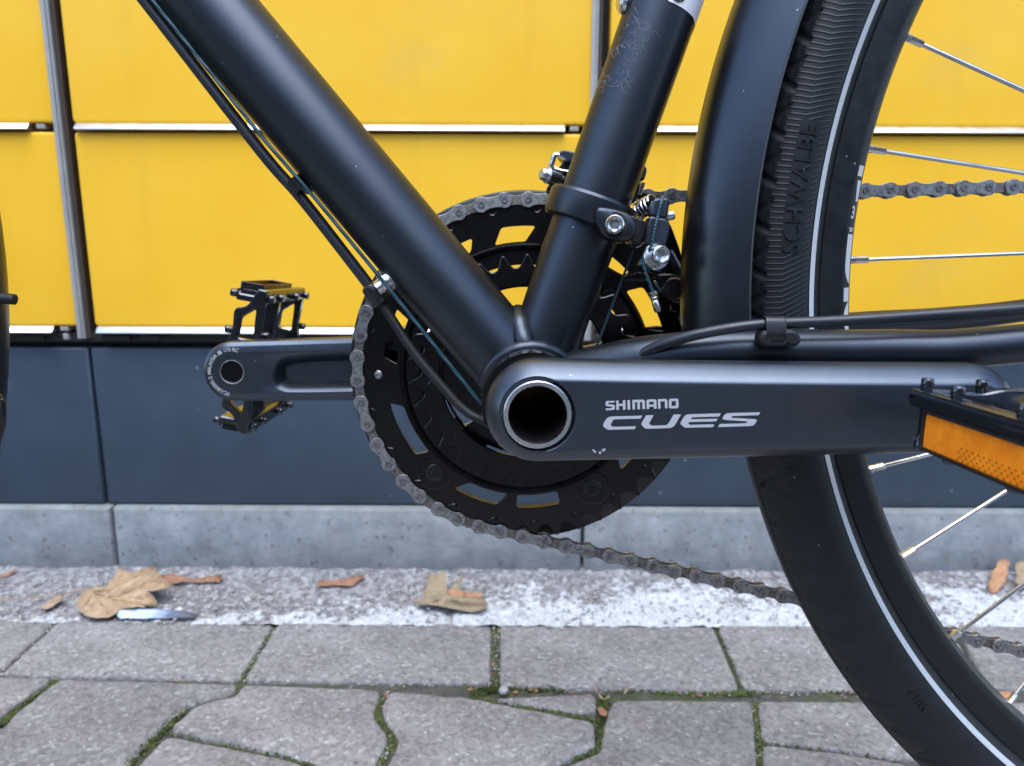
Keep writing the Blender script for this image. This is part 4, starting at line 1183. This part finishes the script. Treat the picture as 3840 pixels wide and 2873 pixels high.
def tread(i, a):
    t = math.degrees(ts[i]); at_ = abs(t)
    if at_ > 62: return 0.0
    arc_ = a*0.35; s = 0.021
    g1 = ((arc_+ts[i]*0.011)/s) % 1.0; g2 = ((arc_-ts[i]*0.011+s*0.5)/s) % 1.0
    dep = 0.0
    for g_ in (g1, g2):
        q = min(g_, 1-g_)*s
        if q < 0.0024 and at_ > 14: dep = min(dep, -0.0013*(1-(q/0.0024)**2))
    if abs(at_-15) < 2.6: dep = min(dep, -0.0009)
    if abs(at_-56) < 2.0: dep = min(dep, -0.0005)
    return dep
angs = [R(130)+(R(250)-R(130))*k/900 for k in range(900)]+[R(250)+(R(490)-R(250))*k/240 for k in range(241)]
obj('tyre', revolve(tp, angs, False, tread), M['tyre'], wheel, angle=50)
sp2 = [(TC+(TR+0.00025)*math.cos(R(t)), (TR+0.00025)*math.sin(R(t))) for t in (-128.5, -126.5, -124, -121.5, -119.5)]
cang = [2*math.pi*k/360 for k in range(361)]
obj('reflective_strip', revolve(sp2, cang), M['strip'], wheel, angle=60)
rimp = [(0.3120, -0.0098), (0.3128, -0.0108), (0.3122, -0.0118), (0.3095, -0.0120), (0.3030, -0.0120), (0.3014, -0.0117), (0.2982, -0.0098), (0.2956, -0.005), (0.2950, 0.0), (0.2956, 0.005), (0.2982, 0.0098), (0.3014, 0.0117), (0.3030, 0.0120), (0.3095, 0.0120), (0.3122, 0.0118), (0.3128, 0.0108), (0.3120, 0.0098), (0.306, 0.009), (0.305, 0.0), (0.306, -0.009)]
M['rim'] = paint('black_rim', (0.006, 0.0065, 0.008), 0.40, var=0.1, dust=0.05, spec=0.35)
obj('rim', revolve(rimp, cang, True), M['rim'], wheel, angle=28)
# rim print (the visible pieces), laid on the inner bevel of the rim
def bevel_pt(a, s, off=0.00012):   # s 0..1 across the bevel from outer to inner edge
    r_ = 0.3014+(0.2982-0.3014)*s; y = -0.0117+(-0.0098+0.0117)*s
    return V(((r_-off*0.43)*math.cos(a), y-off*0.9, (r_-off*0.43)*math.sin(a)))
def bang(px, py):
    q = B(px, py, -0.010)-HUB; return math.atan2(q.z, q.x)
def rim_patch(y0, y1, s0a, s0b, s1=1.0, n=8):
    a0, a1 = [math.pi-math.asin(max(-1, min(1, (B(3200, yy, -0.010).z-HUB.z)/0.2995))) for yy in (y0, y1)]
    vs, fs = [], []
    for k in range(n+1):
        t = k/n; a = a0+(a1-a0)*t
        s0 = s0a(t) if callable(s0a) else s0a+(s0b-s0a)*t
        for q in (0, .5, 1): vs.append(bevel_pt(a, s0+(s1-s0)*q))
    for k in range(n):
        for q in range(2): a = k*3+q; fs.append((a, a+1, a+4, a+3))
    return obj('rim_print', (vs, fs), M['white_print'], wheel, angle=60)
rim_patch(622, 662, .15, .15)
rim_patch(677, 756, .35, .65, n=5)
rim_patch(879, 1062, lambda t: 0.12+0.75*max(0, (t-0.65)/0.35)**2-0.0*t, 0)
rim_patch(1079, 1131, .1, .1)
rim_patch(1135, 1256, lambda t: 0.75*(2*abs(t-0.5))**2+0.08, 0)
def bevel_text(txt, yy, size, s_mid, up=False):
    a = math.pi-math.asin((B(3200, yy, -0.010).z-HUB.z)/0.2995)
    t_ = text_part(txt, size, 0.00012, 0.00006)
    def fn(v):      # letters read upwards along the rim
        aa, s = (a-v.y*1.6/0.2995, s_mid+v.x/0.0037) if up else (a-v.x/0.2995, s_mid-v.y/0.0037)
        p_ = bevel_pt(aa, s, 0.00018); return p_+V((0, -v.z*0.3, 0))
    obj('rim_lettering', xf(t_, fn), M['white_print'], wheel, angle=60)
bevel_text('3', 800, 0.0048, 0.5, True); bevel_text('ti', 862, 0.0036, 0.5)
# raised lettering on the tyre wall
def wall_text(txt, a_mid, size, r_mid, bold, sp=1.0):
    t_ = text_part(txt, size, bold, 0.0006)
    def fn(v):
        aa = a_mid-v.x*sp/r_mid; rr = r_mid+v.y
        c_ = max(-1, min(1, (rr-TC)/TR)); t = -math.acos(c_)
        q = TR+0.0001+max(0, v.z)*1.0
        return V(((TC+q*math.cos(t))*math.cos(aa), q*math.sin(t), (TC+q*math.cos(t))*math.sin(aa)))
    obj('raised_lettering', xf(t_, fn), M['tyre'], wheel, angle=40)
qa = B(2990, 955, -0.0205)-HUB; qb = B(3062, 462, -0.0205)-HUB

a_s, a_e = math.atan2(qa.z, qa.x) % (2*math.pi), math.atan2(qb.z, qb.x) % (2*math.pi)
wall_text('SCHWALBE', (a_s+a_e)/2, 0.0102, 0.3292, 0.00012, abs(a_s-a_e)*0.329/0.0535)
qw = B(3430, 2632, -0.0200)-HUB
wall_text('W17', math.atan2(qw.z, qw.x) % (2*math.pi), 0.006, 0.3285, 0.0)
# hub and spokes
obj('hub', lathe((0, 0, 0), (0, 1, 0), [(0.006, -0.06), (0.009, -0.06), (0.009, -0.04), (0.026, -0.036), (0.027, -0.032), (0.014, -0.026), (0.013, 0.024), (0.027, 0.030), (0.026, 0.034), (0.02, 0.036), (0.018, 0.055), (0.006, 0.06)], 40), M['ring'], wheel)
seen = [((3410, 145), (3840, 340)), ((3270, 560), (3840, 650)), ((3200, 975), (3840, 950)), ((3203, 1385), (3840, 1296)), ((3265, 1760), (3520, 1695)), ((3390, 2085), (3815, 1815)), ((3560, 2400), (3840, 2190)), ((3780, 2640), (3840, 2562))]
sang = [159.6, 169.4, 179.2, 189.0, 199.0, 208.4, 218.2, 227.6]
k_ = 28
sang += [227.6+(519.6-227.6)*(i+1)/(k_+1) for i in range(k_)]
for i, a in enumerate(sang):
    side = -1 if i % 2 == 0 else 1
    a_r = R(a); rp = V((0.2968*math.cos(a_r), side*0.002, 0.2968*math.sin(a_r)))
    twist = R(72)*(1 if (i//2) % 2 == 0 else -1)
    hp_ = V((0.0265*math.cos(a_r+twist), side*0.033, 0.0265*math.sin(a_r+twist)))
    if i < 8 and seen[i]:
        (x0, y0), (x1, y1) = seen[i]
        n0 = B(x0, y0, rp.y)-HUB
        # keep the spoke on the pixel direction, ending near the hub flange
        for _ in range(3):
            far_ = 0.265
            ysl = (hp_.y-rp.y)
            q1 = B(x1, y1, rp.y+ysl*0.3)-HUB
            dv = (q1-n0); fr = math.hypot(dv.x, dv.z)/far_
            q1 = B(x1, y1, rp.y+ysl*fr)-HUB; dv = q1-n0
        hp_ = n0+dv.normalized()*0.268
        rp = n0+(n0-hp_).normalized()*(0.0)
    d = (hp_-rp).normalized()
    obj('spoke', tube([rp, hp_], 0.0010, 10), M['spoke'], wheel)
    u, w = frame_of(d)
    vs, fs = [], []
    for (t, r_, sq) in ((-0.003, 0.0019, 0), (0.0005, 0.0019, 0), (0.0010, 0.0017, 1), (0.0062, 0.0017, 1), (0.0068, 0.0011, 1)):
        for k in range(8):
            an = 2*math.pi*k/8+math.pi/8; rr = r_*(1.0 if not sq else (1.12 if k % 2 else 1.0)); vs.append(rp+d*t+(u*math.cos(an)+w*math.sin(an))*rr)
    for r2 in range(4):
        for k in range(8): k2 = (k+1) % 8; fs.append((r2*8+k, r2*8+k2, (r2+1)*8+k2, (r2+1)*8+k))
    fs.append(tuple(range(8))); fs.append(tuple(range(32, 40)))
    obj('spoke_nipple', (vs, fs), M['steel'], wheel, angle=25)

# ---- rear mudguard
mg = []
Rm = 0.3728
for i in range(29):
    t = -1+2*i/28; y = 0.0275*t
    mg.append((Rm-0.0235*abs(t)**2.6, y))
inner_ = [(r_-0.0014, y*0.955) for r_, y in reversed(mg)]
lip = mg+[(mg[-1][0]-0.0008, 0.0272)]+inner_+[(mg[0][0]-0.0008, -0.0272)]
mang = [R(78)+(R(193)-R(78))*k/120 for k in range(121)]
mo = obj('mudguard', revolve(lip, mang, True), M['guard'], bike, angle=40); mo.location = HUB

# ---- front wheel: only a sliver of the mudguard and tyre reach into the picture
FC = V((B(14, 1250, 0).x-0.3745, 0, 0.3504))
fwheel = empty('wheel', bike, loc=FC)
lowang = [2*math.pi*k/160 for k in range(161)]
obj('tyre', revolve([(TC+TR*math.cos(R(t)), TR*math.sin(R(t))) for t in range(-152, 153, 8)], lowang), M['rubber'], fwheel)
obj('rim', revolve(rimp, lowang, True), M['rim'], fwheel)
fm = obj('mudguard', revolve([(r_+0.001, y) for r_, y in lip], [R(-62)+(R(95)+R(62))*k/90 for k in range(91)], True), M['guard'], bike, angle=40); fm.location = FC
nb = B(16, 1120, -0.012)
obj('stay_end_cap', tube(smooth_path([nb-V((0.012, 0, -0.001)), nb, nb+V((0.0032, 0, -0.0002)), nb+V((0.0048, 0, -0.0004)), nb+V((0.0054, 0, -0.0005))], 4), [0.0025]*8+[0.0025]*5+[0.0022, 0.0017, 0.0011, 0.0003], 16), M['rubber'], fm)
fc2 = B(2, 1560, -0.02)
fl_ = obj('mudflap', merge(lathe(B(-14, 1560, -0.012), (0.1, 0, 1), [(0.0005, -0.012), (0.0026, -0.011), (0.0040, -0.004), (0.0040, 0.006), (0.0022, 0.010), (0.0005, 0.011)], 20)), M['plastic'], fm)
for o in (fm,):
    for c in o.children: c.matrix_parent_inverse = Matrix.Translation(-FC)

# ---- pedals
PED = bpy.data.meshes
def pedal_parts():
    """local: u along x, thickness w along z, axle v along y (outwards positive)"""
    parts = []
    hu, hw, v0, v1 = 0.0410, 0.0092, 0.011, 0.098
    # end plates with windows (inner next to the crank, outer at the tip)
    def end_plate(y0, y1):
        o = round_poly([(-hu*0.74, -hw*0.15), (-hu, hw*0.42), (-hu, hw), (-hu*0.80, hw), (-hu*0.42, hw*0.90), (-hu*0.22, hw*1.15), (hu*0.22, hw*1.15), (hu*0.42, hw*0.90), (hu*0.80, hw), (hu, hw), (hu, hw*0.42), (hu*0.74, -hw*0.15), (hu*0.70, -hw), (hu*0.42, -hw*0.90), (hu*0.22, -hw*1.15), (-hu*0.22, -hw*1.15), (-hu*0.42, -hw*0.90), (-hu*0.70, -hw)], 0.0045, 4)
        wn = [round_poly([(hu*0.30, -hw*0.50), (hu*0.58, -hw*0.50), (hu*0.74, hw*0.45), (hu*0.30, hw*0.50)], 0.002, 3), round_poly([(-hu*0.30, -hw*0.50), (-hu*0.58, -hw*0.50), (-hu*0.74, hw*0.45), (-hu*0.30, hw*0.50)], 0.002, 3)]
        return plate([o]+wn, y0, y1, 0.0006)
    parts += [end_plate(v0, v0+0.0052), end_plate(v1-0.0052, v1)]
    for s in (-1, 1):      # fore and aft bars: lipped profile that holds the reflector
        sec = [(s*hu, hw), (s*hu, 0.0030), (s*(hu-0.0040), 0.0022), (s*(hu-0.0040), -hw*0.80), (s*(hu-0.0012), -hw), (s*(hu-0.0078), -hw), (s*(hu-0.0078), hw)]
        sec = round_poly(sec, 0.0009, 2)
        parts.append(plate([sec], v0+0.0012, v1-0.0012, 0.0008))
    parts.append(lathe((0, v0-0.001, 0), (0, 1, 0), [(0.0085, 0), (0.0100, 0.001), (0.0092, 0.018), (0.0078, 0.040), (0.0078, 0.07), (0.0090, v1-v0)], 28))
    parts.append(lathe((0, -0.004, 0), (0, 1, 0), [(0.0062, 0), (0.0062, 0.008), (0.0075, 0.009), (0.0075, 0.015)], 24))
    for s in (-1, 1):
        parts.append(plate([round_poly([(s*0.006, -0.004), (s*(hu-0.006), -0.0055), (s*(hu-0.006), 0.0055), (s*0.006, 0.004)], 0.002, 2)], 0.052, 0.058, 0.0008))
    return merge(*parts)
ped_me = mesh_data('cage', pedal_parts(), M['gloss'], 32)
def pin_mesh():
    return mesh_data('grip_pin', lathe((0, 0, 0), (0, 0, 1), [(0.0020, -0.002), (0.0020, 0.0006), (0.0022, 0.0010), (0.0022, 0.0036), (0.0019, 0.0041), (0.0008, 0.0042), (0.0, 0.0040)], 16), M['gloss'])
pin_me = pin_mesh()
def reflector_mesh(rim=-0.0018):
    lens = plate([rrect(0.0, 0.060, -0.0062, 0.0062, 0.0010)], -0.0009, 0.0012, 0.0004)
    case = merge(plate([rrect(-0.0014, 0.0614, -0.0074, 0.0074, 0.0016)], 0.0004, 0.0050, 0.0004), plate([rrect(-0.0012, 0.0612, -0.0071, 0.0071, 0.0014), rrect(0.0001, 0.0599, -0.0061, 0.0061, 0.0009)], rim, 0.0012, 0.0002))
    # sunken dots of the prism field
    dots = []
    for r_ in range(4):
        for k in range(12):
            dots.append(lathe((0.0215+k*0.0030+(r_ % 2)*0.0015, -0.00095, -0.0052+r_*0.00125), (0, -1, 0), [(0.00042, -0.0002), (0.00040, 0.00004), (0.0, 0.00004)], 8))
    dp = merge(*dots)
    part = merge(lens, case, dp)
    return mesh_data('reflector', part, [M['amber'], M['plastic'], M['amber_dark']], 30, [0]*len(lens[1])+[1]*len(case[1])+[2]*len(dp[1]))
M['amber_dark'] = paint('amber_pit', (0.30, 0.055, 0.003), 0.4)
ref_me = reflector_mesh()
ref_far = reflector_mesh(-0.0034)
def make_pedal(name, mtx, rf=None):
    c = link(name, ped_me, bike, mtx)
    for s in (-1, 1):
        for (u, v) in ((0.0365, 0.0150), (0.0365, 0.034), (0.0365, 0.068), (0.0365, 0.093), (0.016, 0.0137), (0.016, 0.0954)):
            for su in (-1, 1):
                m_ = Matrix.Translation((su*u, v, s*0.0092))
                if s < 0: m_ = m_ @ Matrix.Rotation(math.pi, 4, 'X')
                link('grip_pin', pin_me, c, m_)
    for su in (-1, 1):
        # reflector lens faces fore / aft
        m_ = Matrix.Translation((su*0.0396, 0.0235 if su < 0 else 0.0835, -0.0040)) @ Matrix.Rotation(math.pi/2 if su > 0 else -math.pi/2, 4, 'Z')
        # local x -> along v, local -y -> outward
        if su < 0: m_ = Matrix.Translation((-0.0396, 0.0235, -0.0040)) @ Matrix(((0, 1, 0, 0), (1, 0, 0, 0), (0, 0, 1, 0), (0, 0, 0, 1)))
        else: m_ = Matrix.Translation((0.0396, 0.0235, -0.0040)) @ Matrix(((0, -1, 0, 0), (1, 0, 0, 0), (0, 0, 1, 0), (0, 0, 0, 1)))
        link('reflector', rf or ref_me, c, m_)
    return c
# near pedal: axle towards the camera (-y), platform level
tip = B(3403, 1468, -0.0895)
PA = V((tip.x+0.0410, -0.0785, tip.z-0.0092))
m_near = Matrix.Translation(PA) @ Matrix.Rotation(R(2), 4, 'Y') @ Matrix(((1, 0, 0, 0), (0, -1, 0, 0), (0, 0, 1, 0), (0, 0, 0, 1)))
make_pedal('pedal', m_near)
# far pedal: axle away from the camera, platform standing on edge
fa = far_fn(V((0, 0, 0)))
up_ = (B(1000, 1085, 0.095)-B(925, 1620, 0.095)).normalized()
xu = V((up_.x, 0, up_.z)).normalized(); zu = V((xu.z, 0, -xu.x))
m_far = Matrix(((xu.x*1.09, 0, zu.x, fa.x-0.004), (0, 1, 0, 0.085), (xu.z*1.09, 0, zu.z, fa.z+0.003), (0, 0, 0, 1)))
make_pedal('pedal', m_far, ref_far)

# ---- cables along the down tube
hs = [B(a, b, -0.004) for a, b in ((300, -300), (539, 0), (974, 562), (1126, 738), (1300, 960), (1394, 1083))]
obj('cable_housing', tube(smooth_path(hs, 6), 0.00265, 18), M['housing'], bike)
f0, f1 = B(1386, 1072, -0.004), B(1432, 1140, -0.004)
fd = (f1-f0)
obj('housing_ferrule', lathe(f0, fd, [(0.0027, -0.001), (0.0041, 0.0), (0.0044, 0.0008), (0.0044, fd.length*0.55), (0.0041, fd.length*0.6), (0.0041, fd.length-0.0006), (0.0036, fd.length)], 26), M['plastic'], bike)
ls_ = [B(a, b, y) for a, b, y in ((1432, 1140, -0.004), (1457, 1176, -0.004), (1557, 1328, -0.007), (1672, 1465, -0.010), (1736, 1533, -0.012), (1799, 1571, -0.014), (1900, 1600, -0.016), (2010, 1590, -0.014))]
obj('cable_liner', tube(smooth_path(ls_, 8), 0.0022, 16), M['rubber'], bike)
obj('gear_cable', tube([B(a, b, -0.011) for a, b in ((330, -300), (571, 0), (1000, 535), (1185, 748), (1421, 1035), (1602, 1262), (1803, 1512), (1840, 1560))], 0.0009, 10), M['cable'], bike)
c0 = B(1478, 1040, -0.004); c1 = B(1413, 1085, -0.006)
cd = (c1-c0)
obj('cable_stop', lathe(c0, cd, [(0.0052, -0.002), (0.0058, 0.0), (0.0058, 0.0022), (0.0050, 0.0026), (0.0050, 0.0040), (0.0056, 0.0044), (0.0056, 0.0062), (0.0036, 0.0068), (0.0036, cd.length)], 30), M['spindle'], bike)
g0 = B(1160, 680, 0.0); g1 = B(1118, 700, -0.003)
obj('cable_guide', merge(tube([g0, g0.lerp(g1, 0.6)], 0.0050, 20), tube([B(1100, 672, -0.006), B(1135, 715, -0.006)], 0.0036, 16)), M['plastic'], bike)
# cable from below the bottom bracket up to the front derailleur
obj('derailleur_cable', tube([B(2195, 1440, 0.004), B(2225, 1332, 0.002), B(2260, 1240, 0.001), B(2335, 1042, -0.002), B(2385, 915, -0.006)], 0.0006, 8), M['cable'], bike)
# housing over the chain stay with its clip
ch = [B(a, b, y) for a, b, y in ((2330, 1390, -0.030), (2420, 1322, -0.038), (2500, 1287, -0.044), (2618, 1254, -0.049), (2760, 1228, -0.052), (2899, 1214, -0.054), (3157, 1203, -0.055), (3500, 1181, -0.056), (3840, 1157, -0.058), (4300, 1120, -0.060))]
obj('cable_housing', tube(smooth_path(ch, 8), 0.0023, 18), M['housing'], bike)
q0, q1 = B(2866, 1216, -0.0545), B(2934, 1213, -0.0545)
cx_ = (q0+q1)/2
def strap_mesh():
    n = 26; vs, fs = [], []; m = 0
    path = []
    for k in range(15):
        a = R(200-220*k/14); path.append((0.0034*math.cos(a), 0.0034*math.sin(a)))
    path = [(-0.0044, -0.0088), (-0.0046, -0.003)]+[(-0.0036*math.cos(R(180*k/10)), 0.0034*math.sin(R(180*k/10))) for k in range(11)]
    for i in range(17):
        x = -0.0040+0.0080*i/16; rg = 0.0002 if i % 2 else 0.0
        for (y, z) in path: vs.append(V((x, y*(1+rg*30), z*(1+rg*30))))
    n = len(path)
    for i in range(16):
        for k in range(n-1): fs.append((i*n+k, i*n+k+1, (i+1)*n+k+1, (i+1)*n+k))
    return vs, fs
sm_ = obj('clip_strap', strap_mesh(), M['plastic'], bike, angle=60, origin=(0, 0, 0)); sm_.location = cx_
sm_.modifiers.new('thickness', 'SOLIDIFY').thickness = 0.0008
lo_ = round_poly([(a, b) for a, b in pxpoly([(2838, 1268), (2850, 1240), (2880, 1236), (2920, 1236), (2965, 1234), (2990, 1252), (2994, 1280), (2975, 1298), (2945, 1296), (2925, 1280), (2890, 1282), (2872, 1300), (2846, 1296)], -0.0550)], 0.002, 3)
obj('clip_base', plate([lo_], -0.0590, -0.050, 0.0012), M['rubber'], bike, angle=40)

# ---- front derailleur
fd_ = empty('front_derailleur', bike)
def Z(pts): return zoomed(pts, 2040, 540, 2.365)
kc = B(2222, 800, 0.0)
kc = s1+sdir_*((kc-s1).dot(sdir_))
band = [(0.0163, -0.0066), (0.0196, -0.0066), (0.0206, -0.0058), (0.0212, -0.0040), (0.0212, 0.0052), (0.0204, 0.0066), (0.0163, 0.0066)]
obj('clamp_band', lathe(kc, sdir_, band, 64, closed=True), M['frame'], fd_, angle=28)
lug = round_poly(pxpoly(Z([(440, 560), (600, 580), (720, 620), (790, 690), (800, 780), (770, 850), (700, 880), (600, 860), (480, 800), (430, 700)]), -0.016), 0.003, 4)
lg = solid([lug], [[(0.0020, -0.0245), (0.0007, -0.0238), (0, -0.0222), (0, -0.004), (0.001, -0.003)]])
lugo = obj('clamp_lug', lg, M['frame'], fd_, angle=35)
bd = V((-0.16, -1, 0.07))
bcn = B(*Z([(625, 722)])[0], -0.0262)
obj('bolt_seat', lathe(bcn+V((0, 0.0022, 0)), bd, [(0.0062, 0.0), (0.0058, 0.0010), (0.0050, 0.0010), (0.0048, -0.001)], 32), M['black'], fd_)
obj('clamp_bolt', bolt(bcn+V((0.0004, 0.0012, 0)), bd, 0.0041, 0.0050, 0.6), M['steel'], fd_)
def blk(name, zpts, y0, y1, mat_='plastic', bev=0.0008, rad=0.0012):
    o = round_poly(pxpoly(Z(zpts), y0), rad, 3)
    return obj(name, plate([o], y0, y1, bev), M[mat_], fd_, angle=35)
blk('hinge_block', [(770, 630), (900, 680), (915, 740), (890, 840), (850, 890), (780, 880), (740, 800)], -0.0150, 0.004)
blk('cable_arm', [(945, 640), (1085, 668), (1125, 720), (1120, 770), (1085, 905), (890, 880), (905, 800), (930, 690)], -0.0165, -0.004, 'crank')
blk('cable_arm_head', [(972, 500), (1000, 482), (1095, 480), (1118, 500), (1110, 560), (1088, 662), (945, 634)], -0.0158, -0.006, 'crank')
blk('arm_foot', [(905, 862), (950, 870), (1070, 900), (1095, 1000), (1040, 1135), (840, 1080), (880, 980)], -0.0135, -0.006, 'crank')
wc = B(*Z([(990, 1000)])[0], -0.0150)
wd = V((0.22, -1, 0.10))
obj('washer', lathe(wc, wd, [(0.0030, 0.0), (0.0059, 0.0), (0.0061, 0.0003), (0.0061, 0.0012), (0.0058, 0.0016), (0.0030, 0.0016)], 36, closed=True), M['spindle'], fd_)
obj('pinch_bolt', bolt(wc+wd.normalized()*0.0014, wd, 0.0042, 0.0062, 0.58), M['steel'], fd_)
cp = [B(*Z([(a, b)])[0], y) for a, b, y in ((1052, 470, -0.008), (1046, 482, -0.0145), (1040, 520, -0.0170), (1010, 640, -0.0172), (985, 740, -0.0178), (955, 890, -0.0176), (915, 985, -0.0160), (884, 1040, -0.0160), (905, 1150, -0.0165), (938, 1240, -0.0165), (968, 1315, -0.0160))]
obj('inner_cable', tube(smooth_path(cp, 6), 0.0008, 10), M['cable'], fd_)
e0, e1 = B(*Z([(962, 1308)])[0], -0.0160), B(*Z([(1012, 1492)])[0], -0.0160)
el = (e1-e0).length
obj('cable_end_cap', lathe(e0, e1-e0, [(0.0010, 0.0), (0.0022, 0.0002), (0.0022, 0.0016), (0.0016, 0.0024), (0.0015, el*0.25), (0.0019, el*0.3), (0.0013, el*0.42), (0.0017, el*0.5), (0.0017, el-0.001), (0.0012, el)], 14), M['steel'], fd_, angle=50)
# coil spring
k0, k1 = B(*Z([(830, 600)])[0], 0.004), B(*Z([(965, 515)])[0], -0.004)
ax = (k1-k0).normalized(); ku, kw = frame_of(ax); hx = []
for i in range(5*18+1):
    t = i/(5*18); a = 2*math.pi*5*t; hx.append(k0.lerp(k1, t)+(ku*math.cos(a)+kw*math.sin(a))*(0.0040-0.0006*t))
obj('return_spring', tube(hx, 0.00068, 8), M['steel'], fd_)
obj('spring_core', tube([k0, k1], 0.0024, 14), M['plastic'], fd_)
obj('limit_screw', lathe(B(*Z([(1100, 640)])[0], -0.010), (0.9, -0.3, 0.2), [(0.0, 0.003), (0.0018, 0.003), (0.0022, 0.002), (0.0022, -0.002)], 14), M['steel'], fd_)
# pieces seen behind the seat tube
blk('link_cover', [(848, 200), (880, 185), (912, 205), (915, 240), (890, 325), (830, 310)], 0.018, 0.030, 'crank')
blk('link_plate', [(800, 350), (885, 335), (870, 400), (845, 455), (800, 520), (740, 560)], 0.016, 0.024, 'plastic')
obj('link_rod', tube([B(*Z([(880, 345)])[0], 0.0145), B(*Z([(848, 445)])[0], 0.0145)], 0.0011, 10), M['steel'], fd_)
blk('body_cap', [(130, 75), (170, 45), (300, 80), (300, 180), (190, 150), (140, 100)], 0.018, 0.034, 'crank')
blk('body_block', [(190, 120), (300, 150), (260, 440), (60, 420), (20, 400), (60, 330), (110, 250)], 0.022, 0.040, 'plastic')
obj('bracket_rim', tube(smooth_path([B(*Z([(a, b)])[0], 0.020) for a, b in ((180, 125), (150, 100), (95, 100), (75, 150), (60, 200), (75, 235))], 5), 0.0014, 10), M['steel'], fd_)
obj('bracket_edge', tube(smooth_path([B(*Z([(a, b)])[0], 0.021) for a, b in ((90, 205), (150, 235), (225, 245))], 4), 0.0008, 8), M['steel'], fd_)
for (a, b, r_) in ((18, 275, 0.0030), (58, 285, 0.0040), (95, 300, 0.0026)):
    q = B(*Z([(a, b)])[0], 0.018)
    obj('pivot_pin', lathe(q, (-0.8, -0.55, 0.15), [(0.0, 0.0030), (r_*0.7, 0.0030), (r_, 0.0022), (r_, -0.004)], 20), M['steel'], fd_)
# cage that guides the chain
cage = [(790, 420), (900, 430), (1010, 520), (1130, 740), (1210, 960), (1260, 1180), (1240, 1330), (1160, 1370), (1080, 1330), (985, 1190), (1090, 1130), (1080, 900), (960, 640), (850, 520)]
obj('cage_plate', plate([round_poly(pxpoly(Z(cage), CHY-0.0095), 0.003, 3)], CHY-0.0105, CHY-0.0092, 0.0003), M['ring'], fd_, angle=40)
obj('cage_plate', plate([round_poly(pxpoly(Z(cage), CHY+0.0045), 0.003, 3)], CHY+0.0042, CHY+0.0055, 0.0003), M['ring'], fd_, angle=40)
obj('cage_rod', tube([B(*Z([(1100, 960)])[0], CHY-0.020), B(*Z([(1225, 1185)])[0], CHY-0.018)], 0.0026, 14), M['crank'], fd_)
blk('pivot_block', [(985, 1195), (1010, 1155), (1140, 1150), (1185, 1165), (1215, 1230), (1205, 1320), (1150, 1362), (1090, 1345), (1030, 1270)], 0.020, 0.032, 'ring')
q = B(*Z([(1150, 1282)])[0], 0.0195)
obj('pivot_boss', lathe(q, (0, -1, 0), [(0.0, 0.0008), (0.0048, 0.0008), (0.0054, 0.0), (0.0060, -0.001)], 28), M['plastic'], fd_)
blk('link_arm', [(560, 1080), (640, 1130), (720, 1170), (850, 1130), (985, 1195), (960, 1215), (720, 1215), (600, 1290), (520, 1330), (500, 1240)], 0.012, 0.022, 'ring')
